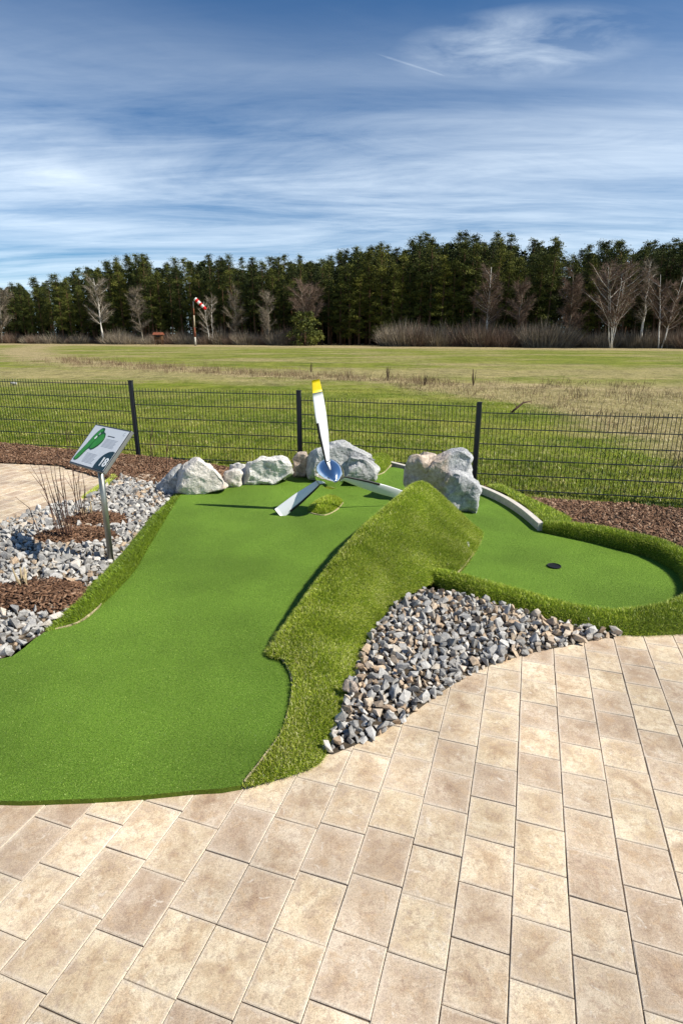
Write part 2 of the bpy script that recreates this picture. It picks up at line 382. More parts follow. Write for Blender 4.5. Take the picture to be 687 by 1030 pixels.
def blades(P, N, length, width, lean=.6, comb=None, tint=None, var=.35):
    n = len(P); az = RNG.uniform(0, 2 * np.pi, n)
    side = np.c_[np.cos(az), np.sin(az), np.zeros(n)]
    d = N + RNG.normal(0, lean, (n, 3))
    if comb is not None: d += comb
    d /= np.linalg.norm(d, axis=1)[:, None]; d[:, 2] = np.maximum(d[:, 2], .05)
    L = length * (1 + RNG.uniform(-var, var, n))[:, None]
    w = width * (1 + RNG.uniform(-.3, .3, n))[:, None]
    bend = RNG.normal(0, .25, (n, 3)); bend[:, 2] -= .25
    P = P - N * .003
    v = np.stack([P - side * w / 2, P + side * w / 2, P + d * L * .55 + side * w * .4, P + d * L * .55 - side * w * .4, P + d * L + bend * L * .5], 1).reshape(-1, 3)
    k = np.arange(n)[:, None] * 5
    tris = np.concatenate([k + [0, 1, 2], k + [0, 2, 3], k + [3, 2, 4]], 1).reshape(-1, 3)
    if tint is None: tint = RNG.beta(2, 2.6, n)
    return v, tris, np.repeat(tint, 3)
def blade_object(name, mat, P, N, *a, label=None, **k):
    v, tr, ti = blades(P, N, *a, **k)
    o = link(name, np_mesh(name, v, tr, False, ti), mat); return tag(o, label, 'grass', None, 'stuff')

# ------------------------------------------------------------------ meadow sheet
rad = np.concatenate([np.arange(3.0, 30, .45), np.geomspace(30, 900, 46)])
ang = np.linspace(-1.35, 1.35, 150)
A_, R_ = np.meshgrid(ang, rad)
mv = np.c_[(R_ * np.sin(A_)).ravel(), (R_ * np.cos(A_)).ravel(), np.zeros(R_.size)]
for i in range(len(mv)): mv[i, 2] = zf(mv[i, 0], mv[i, 1]) - (.25 * (1 - ss(5.5, 6.9, mv[i, 1])))
nr_, na_ = R_.shape
ii = np.arange(nr_ - 1)[:, None] * na_ + np.arange(na_ - 1)[None]; ii = ii.ravel()
mf = np.c_[ii, ii + 1, ii + na_ + 1, ii + na_][:, ::-1]
tag(link('meadow', np_mesh('meadow', mv, mf, True), M['meadow']), 'mown green and tan meadow stretching to the wood', None, None, 'structure')
# soil under the course, so that no gap shows between its parts
sv = []
for x0, x1, y0, y1 in ((-9, 6, -4, 7.0),):
    sv = [(x0, y0, -.75), (x1, y0, -.75), (x1, y1, -.75), (x0, y1, -.75)]
tag(link('bare_soil', np_mesh('bare_soil', np.array(sv), [[0, 1, 2, 3]]), M['soil']), 'dark soil under the golf course', None, None, 'structure')

# ------------------------------------------------------------------ pavement
pa = Vector((math.sin(R(18.2)), math.cos(R(18.2)))); pp = Vector((pa.y, -pa.x)); ROW = .1645
def in_pav(p):
    if p.y > 7.6: return False
    if p.x < -1.9: return p.y < lerp(7.92, 6.78, ss(-5, -2.6, p.x)) and (p.y < 4.0 or p.x < -2.3)
    if p.y < 2.5: return p.y > -2.2
    return p.x > .2 and p.y < (2.32 + .5 * p.x if p.x < 1.0 else 2.82 + .15 * (p.x - 1))
V, F, T, UV = [], [], [], []
def paver(r, s0, L):
    g = random.uniform(.0009, .0018); gq = .0009 if r < 0 else .0015; e = .002
    c0 = -.067 + r * ROW; tt = random.random(); dz = random.uniform(-.0012, .0012)
    tx, ty = random.uniform(-.006, .006), random.uniform(-.006, .006)
    def w(s, q, z): 
        p = pa * s + pp * q; return (p.x, p.y, z + dz + tx * (s - s0 - L/2) + ty * (q - c0 - ROW/2))
    n = len(V)
    for ins, z in ((0, -.03), (0, -.0022), (e, 0.0)):
        for (s, q) in ((s0+g+ins, c0+gq+ins), (s0+L-g-ins, c0+gq+ins), (s0+L-g-ins, c0+ROW-gq-ins), (s0+g+ins, c0+ROW-gq-ins)):
            j = random.uniform(-.0008, .0008); V.append(w(s + j, q + j, z))
    fs = [[n+8, n+11, n+10, n+9]] + [[n+a+k, n+a+4+k, n+a+4+(k+1) % 4, n+a+(k+1) % 4] for a in (0, 4) for k in range(4)]
    for i, f in enumerate(fs):
        F.append(f); T.append(tt)
        if i == 0: UV.extend([(0, 0), (0, 1), (1, 1), (1, 0)])
        else: UV.extend([(0, .5), (.02, .5), (.02, .5), (0, .5)])
PH = {-6: .70, -5: .821, -3: .872, -1: 1.111, 0: 1.028, 1: 1.148, 2: 1.265}
for r in range(-48, 30):
    c0 = -.067 + (r + .5) * ROW
    L = .208 if r <= -5 else lerp(.205, .181, ss(-5, 0, r))
    s = PH.get(r, (r % 2) * L * .5 + random.uniform(-.03, .03)); s -= L * math.floor((s + 3.5) / L)
    while s < 9:
        p = pa * (s + L / 2) + pp * c0
        if in_pav(p): paver(r, s, L)
        s += L
me = np_mesh('pavement', np.array(V), F, False, T, UV)
tag(link('pavement', me, M['paver']), 'beige and brown concrete paving stones', None, None, 'structure')
jb = [(-7.4, -2.2), (4, -2.2), (4, 3.1), (2.2, 3.02), (1.0, 2.84), (.3, 2.5), (-1.9, 2.3), (-1.9, 4.0), (-2.3, 4.0), (-2.6, 6.2), (-5, 7.7), (-7.4, 7.7)]
tag(link('paving_bed', np_mesh('paving_bed', np.array([(x, y, -.0075) for x, y in jb]), [list(range(len(jb)))]), M['joint']), 'sand in the paving joints', None, None, 'structure')

DEB = []
for k in range(420):
    r = random.randrange(-20, 16); s_0 = random.uniform(-.5, 4); q = -.067 + r * ROW + random.gauss(0, .002 if random.random() < .85 else .05)
    p = pa * s_0 + pp * q
    if in_pav(p): DEB.append((p.x, p.y, random.uniform(.0006, .0024)))
# ------------------------------------------------------------------ putting lane
lane_px = [(0, 663), (45, 636), (80, 627), (110, 602), (135, 575), (150, 550), (168, 520), (184, 496), (205, 492), (228, 488), (255, 485), (293, 478),
           (315, 474), (350, 477), (378, 476), (392, 470), (412, 473), (445, 480), (480, 491), (510, 506), (545, 530), (600, 539), (634, 549), (660, 560), (690, 580), (697, 592), (685, 604), (650, 615), (610, 617), (570, 613), (520, 600), (480, 588)]
lp = [hit(x, y, zl) for x, y in lane_px]
lp = [Vector((-2.3, 2.95, .02))] + lp
lp += [Vector(q) for q in ((.74, 3.66, 0), (.62, 3.95, 0), (.36, 4.1, 0), (.12, 3.75, 0), (-.08, 3.3, 0), (-.2, 2.95, 0), (-.34, 2.6, 0))]
lp += [G(x, y, .02) for x, y in ((283, 652), (294, 680), (293, 700), (285, 732), (262, 768), (243, 790))]
lp += [G(x, y, .010) for x, y in ((200, 797), (160, 801), (120, 804.5), (60, 807), (0, 808))] + [Vector((-1.6, 1.68, .016)), Vector((-2.3, 1.8, .016))]
for q in lp[33:41]: q.z = zl(q.x, q.y)
lb = resample(lp, .06)
for q in lb: q[2] = zl(q[0], q[1])
LV, LT = patch(lb, .07, zl)
lane_me = np_mesh('putting_lane', LV, LT, True)
# a low skirt so the turf edge has thickness
n = len(lb); sk = np.vstack([lb, lb - [0, 0, .03]]); sf = np.array([[i, (i + 1) % n, n + (i + 1) % n, n + i] for i in range(n)])
lane = tag(link('putting_lane', lane_me, M['lane']), 'bright green artificial putting turf of the mini golf lane', None, None, 'structure')
link('turf_edge', np_mesh('turf_edge', sk, sf), M['pile'], lane)
P, N = scatter(LV, LT, 260000, lambda c: 1 / (np.maximum(.6, c[:, 1] - 1.0)) ** 1.2 * (c[:, 1] < 5.4))
blade_object('putting_turf_fibres', M['lane_blade'], P, N, .0075, .0019, .8, label='short green fibres of the putting turf', var=.3)

# ------------------------------------------------------------------ turf mound with ridge
foot = [hit(463, 576, zl)] + [G(x, y, z) for x, y, z in ((446, 578, .0), (428, 590, 0), (397, 607, 0), (376, 637, 0), (353, 690, 0), (336, 742, .0), (321, 768, .004), (300, 777, .014), (270, 786, .016), (243, 791, .018),
        (262, 768, .026), (285, 732, .03), (293, 700, .034), (294, 680, .038), (284, 662, .045))]
foot += [Vector(q) for q in ((-.405, 2.62, .03), (-.315, 2.95, .035), (-.16, 3.4, .035), (.08, 4.0, .04), (.38, 4.53, .045), (.6, 4.95, .04), (.9, 4.98, .02), (1.22, 4.72, .0))]
foot += [hit(483, 545, zl)]
crest = resample([(-.375, 2.60, .055), (-.34, 2.69, .09), (-.25, 2.97, .14), (-.09, 3.4, .215), (.16, 4, .30), (.45, 4.5, .385), (.62, 4.78, .43), (.74, 4.84, .41), (.90, 4.80, .30), (1.05, 4.72, .17), (1.15, 4.63, .06)], .04, False)
fb = resample(foot, .045)
tg_ = np.gradient(crest[:, :2], axis=0); tg_ /= np.linalg.norm(tg_, axis=1)[:, None]; kk_ = np.clip(np.minimum(np.arange(len(crest)), np.arange(len(crest))[::-1]) / 8, .25, 1)[:, None]
inner_ = crest.copy(); inner_[:, :2] += np.c_[tg_[:, 1], -tg_[:, 0]] * .085 * kk_; inner_[:, 2] *= 1.03
low_ = crest.copy(); low_[:, 2] *= .90
HV, HT = patch(fb, .04, None, .05, .22, np.vstack([low_, inner_[::-1]]), .006)
E_ = np.unique(np.sort(np.vstack([HT[:, [0, 1]], HT[:, [1, 2]], HT[:, [2, 0]]]), 1), axis=0); dg_ = np.bincount(E_.ravel(), minlength=len(HV)); fr_ = (dist_poly(HV[:, :2], fb[:, :2]) > .012) & (dist_poly(HV[:, :2], crest[:, :2], False) > .012)
for _ in range(4):
    z_ = (np.bincount(E_[:, 0], HV[E_[:, 1], 2], len(HV)) + np.bincount(E_[:, 1], HV[E_[:, 0], 2], len(HV))) / np.maximum(dg_, 1); HV[fr_, 2] = .4 * HV[fr_, 2] + .6 * z_[fr_]
tag(link('turf_mound', np_mesh('turf_mound', HV, HT, True), M['pile']), 'sloping mound of long artificial grass between lane and gravel', None, None, 'structure')
P, N = scatter(HV, HT, 210000, lambda c: 1 / np.maximum(.8, c[:, 1] - 1) ** .6)
st_ = (RNG.random(len(P)) < np.where(P[:, 1] < 2.7, .17, .06)) * .45
tp = np.clip(st_ + RNG.beta(1.7, 1.9, len(P)) * .85 + .22 * np.array([noise.noise(Vector((p[0] * 6, p[1] * 6, 0))) for p in P]) + .05, 0, 1)
blade_object('mound_grass', M['blade'], P, N, .023, .0019, .5, comb=np.array([.2, -.35, 0]), tint=tp, label='long yellow green artificial grass on the mound')

# ------------------------------------------------------------------ left turf bank
inn = [hit(x, y, zl) for x, y in ((50, 634), (80, 626), (110, 601), (135, 574), (150, 549), (168, 519), (184, 496))]
out = [G(x, y, .0) for x, y in ((179, 494), (160, 514), (146, 530), (122, 561), (100, 583), (70, 612), (47, 635))]
inn2 = [p + (p - q).normalized() * .02 for p, q in zip(inn, out[::-1])]
bb = resample([(p.x, p.y, p.z - .012) for p in inn2] + [tuple(p) for p in out], .05, True, False)
brid = resample([tuple(p.lerp(q, .22) + Vector((0, 0, .075 * k))) for p, q, k in zip(inn[1:-1], out[::-1][1:-1], (.5, .9, 1, 1, .8))], .05, False)
BV, BT = patch(bb, .045, None, .012, .05, brid)
tag(link('turf_bank', np_mesh('turf_bank', BV, BT, True), M['pile']), 'shaded bank of long artificial grass left of the lane', None, None, 'structure')
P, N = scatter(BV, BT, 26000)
blade_object('bank_grass', M['blade'], P, N, .030, .0022, .4, comb=np.array([-.5, -.25, -.1]), tint=RNG.beta(1.1, 7.5, len(P)), label='long artificial grass on the left bank with its shade tinted in')  # low fibre tint paints in the shade of the slope turned from the sun

# ------------------------------------------------------------------ turf edging round the hole
ring = [(437, 574, .04), (460, 580, .05), (490, 590, .055), (520, 598, .055), (565, 611, .055), (610, 619, .05), (650, 617, .05), (685, 609, .05), (706, 597, .05), (706, 580, .05), (692, 563, .06), (662, 547, .07), (634, 540, .07), (600, 533, .06), (565, 528, .05), (546, 526.5, .04)]
rc = resample([tuple(G(x, y, z)) for x, y, z in ring], .05, False)
prof = [(-.14, -.12), (-.11, -.03), (-.07, .012), (0, .022), (.06, .008), (.085, -.05), (.09, -.12)]
ev_, ef_ = [], []
for i, c in enumerate(rc):
    d = rc[min(i + 1, len(rc) - 1)] - rc[max(i - 1, 0)]; d = d[:2] / np.linalg.norm(d[:2]); out_ = np.array([d[1], -d[0]])   # outward = right of travel
    k = .45 + .55 * min(1, i / 7, (len(rc) - 1 - i) / 6)
    fr = ss(1.3, 2.3, c[0]) * (c[1] < 3.6)
    for q, h in prof:
        wq = -q if True else q
        off = out_ * wq * (1 + .9 * fr * (wq > 0)) * k; ev_.append((c[0] + off[0], c[1] + off[1], c[2] + h * k - .0))
m_ = len(prof)
for i in range(len(rc) - 1):
    for k in range(m_ - 1): 
        a = i * m_ + k; ef_.append([a, a + 1, a + m_ + 1]); ef_.append([a, a + m_ + 1, a + m_])
EV, ET = np.array(ev_), np.array(ef_)
nn = np.cross(EV[ET[:, 1]] - EV[ET[:, 0]], EV[ET[:, 2]] - EV[ET[:, 0]])
if nn[:, 2].sum() < 0: ET = ET[:, ::-1].copy()
tag(link('turf_edging', np_mesh('turf_edging', EV, ET, True), M['pile']), 'raised rim of long artificial grass round the hole', None, None, 'structure')
P, N = scatter(EV, ET, 80000)
blade_object('edging_grass', M['blade'], P, N, .026, .0022, .45, tint=RNG.beta(1.6, 2.8, len(P)), label='long artificial grass on the rim round the hole')
# narrow strip behind the kerb
ks = [(490, 489, .0), (508, 496.5, .0), (527, 508.5, .0), (546, 524, .0), (560, 526, -.01), (575, 523, -.04), (552, 511, -.08), (530, 501, -.1), (505, 489, -.1)]
kb = resample([tuple(G(*q)) for q in ks], .05)
KV, KT = patch(kb, .06, None, .03, .06)
tag(link('turf_strip', np_mesh('turf_strip', KV, KT, True), M['pile']), 'narrow turf strip behind the kerb', None, None, 'structure')
P, N = scatter(KV, KT, 6000); blade_object('strip_grass', M['blade'], P, N, .03, .003, .5, tint=RNG.beta(2, 3, len(P)), label='long artificial grass behind the pale kerb')

# turf islands: below the propeller, beside the kerb, at the far paving
def island(name, pts, h, label, nbl, tint=(2, 3.2), zz=zl, step=.04):
    b = resample([tuple(hit(x, y, zz)) for x, y in pts], step)
    b[:, 2] += .004
    v, tr = patch(b, step, None, h, .05)
    tag(link(name, np_mesh(name, v, tr, True), M['pile']), label, None, None, 'structure')
    P, N = scatter(v, tr, nbl); blade_object('island_grass', M['blade'], P, N, .03, .003, .5, tint=RNG.beta(*tint, len(P)), label=label.replace('island', 'grass of the island'))
island('turf_island', [(311, 515), (316, 507), (328, 501), (340, 502), (344, 506), (338, 512), (326, 517)], .045, 'small oval island of long grass under the propeller', 7000)
island('turf_island', [(367, 473), (369, 464), (378, 462), (391, 461), (393, 466), (386, 474), (377, 477)], .10, 'small block of long grass island beside the kerb', 7000)
island('turf_island', [(80, 506), (90, 500), (100, 494), (112, 487), (118, 481), (114, 478), (108, 484), (98, 490), (84, 500)], .02, 'thin curved turf island at the far paving edge', 4000, (3, 2), lambda x, y: .004)
# pale seam backing visible where the turf lies open
def seam(name, pts, w=.007):
    q = resample([tuple(p) for p in pts], .02, False); b = MB(); vs = []
    for i, c in enumerate(q):
        d = q[min(i + 1, len(q) - 1)] - q[max(i - 1, 0)]; n_ = Vector((-d[1], d[0], 0)).normalized(); ww = w * (.5 + .8 * abs(noise.noise(Vector(c) * 14)) * 2); c = Vector(c) + Vector((0, 0, .008))
        vs += [c + n_ * ww * .5, c - n_ * ww * .5, c - n_ * ww * .5 - Vector((0, 0, .02)), c + n_ * ww * .5 - Vector((0, 0, .02))]
    b.add(vs, [[i*4+k, i*4+(k+1) % 4, i*4+4+(k+1) % 4, i*4+4+k] for i in range(len(q) - 1) for k in range(4)])
    tag(b.build(name, M['backing']), 'pale cut edge of the turf backing', None, None, 'structure')
seam('turf_seam', [hit(x, y, zl) for x, y in ((281, 660), (289, 670), (293.5, 685), (293, 702), (285, 734), (264, 764), (246, 787))])
seam('turf_seam', [hit(x, y, zl) + Vector((-.012, .004, 0)) for x, y in ((58, 633.5), (80, 627), (97, 615), (104, 608))], .005)
seam('turf_seam', [hit(x, y, zl) for x, y in ((311, 516), (326, 518.5), (338, 513.5), (345, 506))], .009)
seam('turf_seam', [hit(x, y, zl) for x, y in ((377, 478.5), (386, 475.5), (393.5, 467.5))], .012)
seam('turf_seam', [hit(x, y, zl) for x, y in ((460, 577), (468, 568), (476, 557))], .01)
# ------------------------------------------------------------------ gravel
def hull_mesh(pts):
    import bmesh
    bm = bmesh.new(); vs = [bm.verts.new(p) for p in pts]
    r = bmesh.ops.convex_hull(bm, input=vs)
    dele = [v for v in bm.verts if not v.link_faces]
    for v in dele: bm.verts.remove(v)
    bm.verts.index_update(); bmesh.ops.recalc_face_normals(bm, faces=bm.faces)
    v = np.array([tuple(q.co) for q in bm.verts]); f = [[q.index for q in g.verts] for g in bm.faces]; bm.free(); return v, f
STONES = []
for k in range(30):
    q = RNG.normal(size=(11, 3)); q /= np.linalg.norm(q, axis=1)[:, None]; q *= RNG.uniform(.72, 1.1, (11, 1)); q *= RNG.uniform(.55, 1.1, 3) * [1.15, .95, .7]
    STONES.append(hull_mesh(q))
def rand_rot(n):
    q = RNG.normal(size=(n, 4)); q /= np.linalg.norm(q, axis=1)[:, None]; w, x, y, z = q.T
    return np.stack([1-2*(y*y+z*z), 2*(x*y-z*w), 2*(x*z+y*w), 2*(x*y+z*w), 1-2*(x*x+z*z), 2*(y*z-x*w), 2*(x*z-y*w), 2*(y*z+x*w), 1-2*(x*x+y*y)], 1).reshape(n, 3, 3)
def pile(name, P, sizes, tints, label, cat='gravel'):
    vs, fs, ts = [], [], []; off = 0; Q = rand_rot(len(P))
    for i, p in enumerate(P):
        v, f = STONES[RNG.integers(len(STONES))]
        w = (v * sizes[i]) @ Q[i].T + p; vs.append(w); fs += [[k + off for k in g] for g in f]; ts += [tints[i]] * len(f); off += len(v)
    return tag(link(name, np_mesh(name, np.vstack(vs), fs, False, ts), M['gravel']), label, cat, None, 'stuff')
def spaced(V, T, n, r):
    P, N = scatter(V, T, n); keep = []; cell = {}
    for i, p in enumerate(P):
        k = (int(p[0] // r), int(p[1] // r)); ok = True
        for a in (-1, 0, 1):
            for b in (-1, 0, 1):
                for j in cell.get((k[0]+a, k[1]+b), ()):
                    if (P[j][0]-p[0])**2 + (P[j][1]-p[1])**2 < r*r: ok = False
        if ok: keep.append(i); cell.setdefault(k, []).append(i)
    return P[keep]
def stone_tint(P, warm):
    t_ = []
    for p in P:
        w = warm + .5 * noise.noise(Vector((p[0] * 2.2, p[1] * 2.2, 5)))
        t_.append(RNG.uniform(.6, .96) if RNG.random() < w else (RNG.uniform(.97, 1) if RNG.random() < .07 else RNG.beta(2.2, 2.2) * .56))
    return t_
gp = [(324, 757), (336, 758), (360, 748), (385, 736), (420, 714), (441, 698), (470, 679), (500, 666), (540, 655), (590, 645), (622, 639), (629, 633), (600, 629), (560, 626), (520, 614), (480, 602), (440, 596), (427, 594), (396, 609), (374, 638), (352, 690), (334, 742)]
gb = resample([tuple(G(x, y, .006)) for x, y in gp], .05, True, False)
GV, GT = patch(gb, .06, None, .018, .12)
tag(link('gravel_bed', np_mesh('gravel_bed', GV, GT, True), M['soil']), 'soil under the front gravel heap', None, None, 'structure')
P1 = spaced(GV, GT, 12000, .027); P2 = spaced(GV, GT, 5000, .048) + [0, 0, .022]
P = np.vstack([P1 + [0, 0, .004], P2]); s_ = np.r_[RNG.uniform(.018, .032, len(P1)), RNG.uniform(.023, .045, len(P2))]
pile('gravel', P, s_, stone_tint(P, .42), 'heap of grey and tan crushed stones between mound and paving')
lg = [(0, 664), (45, 636), (70, 612), (100, 583), (122, 561), (146, 530), (160, 514), (179, 494), (168, 490), (148, 486), (122, 480), (116, 486), (100, 494), (84, 504), (60, 507), (30, 517), (0, 528)]
lgp = [tuple(G(x, y, .006)) for x, y in lg]
lgb = resample(lgp + [(-3.6, 4.5, .006), (-3.3, 3.4, .006), (-2.5, 2.7, .006)], .06, True, False)
G2V, G2T = patch(lgb, .08, None, .03, .15)
tag(link('gravel_bed', np_mesh('gravel_bed', G2V, G2T, True), M['soil']), 'soil under the left gravel bed', None, None, 'structure')
MUL = [((30, 600), .40, .23), ((77, 540), .36, .21), ((95, 524), .34, .17)]
mc = [(G(*p, .03), a, b) for p, a, b in MUL]
mc[2] = (G(97, 524, .03), .30, .20)
def in_mulch(P):
    r = np.zeros(len(P), bool)
    for c, a, b in mc: r |= ((P[:, 0] - c.x) / a) ** 2 + ((P[:, 1] - c.y) / b) ** 2 < .85
    return r
P1 = spaced(G2V, G2T, 26000, .030); P2 = spaced(G2V, G2T, 10000, .058) + [0, 0, .02]
P1 = P1[~in_mulch(P1)]; P2 = P2[~in_mulch(P2)]
P = np.vstack([P1 + [0, 0, .004], P2]); s_ = np.r_[RNG.uniform(.02, .034, len(P1)), RNG.uniform(.027, .052, len(P2))]
pile('gravel', P, s_, stone_tint(P, .17), 'bed of pale grey crushed stones left of the lane')

pile('joint_debris', np.array([(x, y, .0005) for x, y, z in DEB]), [z for *_, z in DEB], RNG.choice([0.02, .7, .75, .1], len(DEB)), 'dark grit and crumbs lying in the paving joints', 'grit')
# ------------------------------------------------------------------ bark mulch
def chips(name, P, N, size, label, tb=(2, 2.4)):
    n = len(P); Q = rand_rot(n); Q = Q * 1.0
    L = size * RNG.uniform(.5, 1.5, n); W = size * RNG.uniform(.18, .45, n); H = size * RNG.uniform(.06, .16, n)
    base = np.array([(x, y, z) for x in (-.5, .5) for y in (-.5, .5) for z in (-.5, .5)])
    # mostly flat: yaw then a moderate tilt
    yaw = RNG.uniform(0, 2*np.pi, n); tl = RNG.normal(0, .38, n); c, s = np.cos(yaw), np.sin(yaw); ct, st = np.cos(tl), np.sin(tl)
    v = base[None] * np.stack([L, W, H], 1)[:, None]
    v[:, base[:, 0] > 0, 1] *= RNG.uniform(.3, 1, n)[:, None]
    x, y, z = v[..., 0], v[..., 1], v[..., 2]
    x, z = x * ct[:, None] - z * st[:, None], x * st[:, None] + z * ct[:, None]
    x, y = x * c[:, None] - y * s[:, None], x * s[:, None] + y * c[:, None]
    v = np.stack([x, y, z], -1) + P[:, None] + np.array([0, 0, 1]) * RNG.uniform(.0, .022, n)[:, None, None]
    f = np.array([[0,1,3,2],[4,6,7,5],[0,4,5,1],[2,3,7,6],[0,2,6,4],[1,5,7,3]])
    f = (np.arange(n)[:, None, None] * 8 + f[None]).reshape(-1, 4)
    return tag(link(name, np_mesh(name, v.reshape(-1, 3), f, False, np.repeat(RNG.beta(*tb, n), 6)), M['bark']), label, 'bark mulch', None, 'stuff')
WORD = ['in front of the stubble clump near the photo edge', 'round the tall reddish shrub stems', 'behind the shrub near the sign post']
for (c, a, b), wd in zip(mc, WORD):
    th = np.linspace(0, 2*np.pi, 40, endpoint=False); rr = 1 + .12 * np.sin(3 * th + a * 9)
    bnd = np.c_[c.x + a * rr * np.cos(th), c.y + b * rr * np.sin(th), np.full(40, .02)]
    v, tr = patch(bnd, .05, None, .05, .1)
    tag(link('mulch_bed', np_mesh('mulch_bed', v, tr, True), M['soil']), 'soil of a planting spot', None, None, 'structure')
    P, N = scatter(v, tr, 1700); chips('bark_mulch', P, N, .05, 'patch of red brown bark mulch ' + wd, (1.8, 3))
# along the fence, left
li = [G(x, y, z) for x, y, z in ((-60, 464, .012), (0, 465, .012), (60, 468, .012), (102, 480.5, .012), (118, 484, .006), (150, 488, .0), (180, 495, .03), (228, 489, .03), (300, 478, .03))]
lo_ = [Vector((x, y, zf(x, y) + .02)) for x, y in ((-.7, 7.6), (-1.3, 7.75), (-2.2, 8.2), (-3.15, 8.5), (-5.72, 9.15), (-7, 9.4))]
ml = resample([tuple(p) for p in li + lo_], .12, True, False)
MV, MT = patch(ml, .12)
tag(link('mulch_bed', np_mesh('mulch_bed', MV, MT, True), M['soil']), 'soil along the left fence', None, None, 'structure')
P, N = scatter(MV, MT, 15000); chips('bark_mulch', P, N, .055, 'strip of brown bark mulch along the fence behind the left paving')
# right
ri = [G(x, y, z) for x, y, z in ((395, 465, .0), (412, 469, .0), (445, 477, -.03), (480, 490, -.05), (505, 494, -.09), (530, 506, -.09), (552, 516, -.08), (575, 526, -.05), (600, 530, -.04), (634, 538, -.03), (662, 545, -.03), (692, 560, -.03))]
ri += [Vector((2.62, 3.6, -.03)), Vector((2.55, 3.2, -.02)), Vector((2.5, 2.85, -.02)), Vector((4.6, 2.85, -.02)), Vector((5.2, 4.4, -.15))]
ro = [G(x, y, -.29) for x, y in ((760, 517), (687, 513), (634, 507), (567, 504), (521, 501), (490, 494))] + [Vector((1.2, 7.1, -.27)), Vector((.3, 7.4, -.24))]
mr = resample([tuple(p) for p in ri + ro], .1, True, False)
RV, RT = patch(mr, .1)
tag(link('mulch_bed', np_mesh('mulch_bed', RV, RT, True), M['soil']), 'soil along the right fence', None, None, 'structure')
P, N = scatter(RV, RT, 15000); chips('bark_mulch', P, N, .045, 'strip of bark mulch between turf rim and right fence', (2, 2))

# ------------------------------------------------------------------ boulders
def boulder(name, hulls, mat, label, seed, amp=.02, vox=.014, group=None, freq=4):
    vs, fs, off = [], [], 0
    for h in hulls:
        v, f = hull_mesh(h); vs.append(v); fs += [[k + off for k in g] for g in f]; off += len(v)
    allv = np.vstack(vs); base = np.array([allv[:, 0].mean(), allv[:, 1].mean(), allv[:, 2].min()])
    me = np_mesh(name, allv - base, fs); tmp = bpy.data.objects.new('tmp', me); COL.objects.link(tmp)
    r = tmp.modifiers.new('r', 'REMESH'); r.mode = 'VOXEL'; r.voxel_size = vox; r.use_smooth_shade = False
    sm = tmp.modifiers.new('s', 'SMOOTH'); sm.iterations = 1; sm.factor = .5
    dg = bpy.context.evaluated_depsgraph_get(); m2 = bpy.data.meshes.new_from_object(tmp.evaluated_get(dg)); m2.name = name
    bpy.data.objects.remove(tmp)
    n_ = len(m2.vertices); co_ = np.empty(n_ * 3, np.float32); m2.vertices.foreach_get('co', co_); co_ = co_.reshape(-1, 3).astype(float)
    nr_ = np.array([tuple(v.normal) for v in m2.vertices]); rg = np.random.default_rng(seed)
    dim = np.ptp(co_, axis=0).max()
    for K, amt, jit in ((22, .8, .22), (90, .45, .16)):
        sd = rg.choice(n_, min(K, n_), replace=False); sn = nr_[sd] + rg.normal(0, jit, (len(sd), 3)); sn /= np.linalg.norm(sn, axis=1)[:, None]
        D_ = ((co_[:, None] - co_[sd][None]) ** 2).sum(-1) / dim ** 2 + .12 * (1 - nr_ @ nr_[sd].T); w_ = D_.argmin(1)
        off_ = ((co_ - co_[sd][w_]) * sn[w_]).sum(1); co_ -= sn[w_] * np.clip(off_ * amt, -.07 * dim, .07 * dim)[:, None]
    ed_ = np.empty(len(m2.edges) * 2, np.int32); m2.edges.foreach_get('vertices', ed_); ed_ = ed_.reshape(-1, 2); dgr = np.maximum(1, np.bincount(ed_.ravel(), minlength=n_))[:, None]
    for _ in range(2):
        av = np.zeros_like(co_); np.add.at(av, ed_[:, 0], co_[ed_[:, 1]]); np.add.at(av, ed_[:, 1], co_[ed_[:, 0]]); co_ = .5 * co_ + .5 * av / dgr
    for i in range(n_):
        p = Vector(co_[i]) + Vector((seed * 7.1, seed * 3.3, 0))
        co_[i] += nr_[i] * (noise.fractal(p * freq * 1.5, .75, 2.1, 6) * amp * .6)
    m2.vertices.foreach_set('co', co_.astype(np.float32).ravel()); m2.update()
    m2.materials.clear(); o = link(name, m2, M[mat]); o.location = base
    return tag(o, label, 'boulder', group)
def outline(pts, y0, depth, cfront=.72, cback=.7, drop=0.0, grow=1.05):
    c = np.mean([p for p in pts], 0); h = []; pts = [c + (np.array(p) - c) * grow for p in pts]
    for f, yy in ((cfront, y0), (1.0, y0 + depth * .35), (cback, y0 + depth)):
        for p in pts:
            q = c + (np.array(p) - c) * f; h.append(tuple(Y(q[0], q[1], yy)))
    zs = min(q[2] for q in h)
    return [(q[0], q[1], q[2] - (drop if q[2] < zs + .05 else 0)) for q in h]
GRP = 'boulders along the back of the lane'
boulder('boulder', [outline([(152, 508), (161, 486), (176, 471), (184, 467), (188, 495), (176, 503)], 5.85, .45, .8, .8, .05)], 'rock_grey', 'dark slanting grey boulder at the top of the left turf bank', 1, .022, group=GRP)
boulder('boulder', [outline([(178, 499), (179, 482), (187, 467), (197, 460), (203, 463), (209, 471), (218, 473), (229, 485), (229, 490), (215, 495), (196, 500)], 5.68, .5, .85, .7, .05, 1.0)], 'rock_pale', 'pinkish white boulder with pointed top left of the propeller', 2, .024, group=GRP)
boulder('boulder', [outline([(225, 489), (226, 475), (233, 471), (243, 474), (244, 484), (238, 488)], 5.95, .28, .8, .7, .05)], 'rock_pale', 'small cream rock between the pinkish boulder and the flat grey white one', 3, .016, group=GRP)
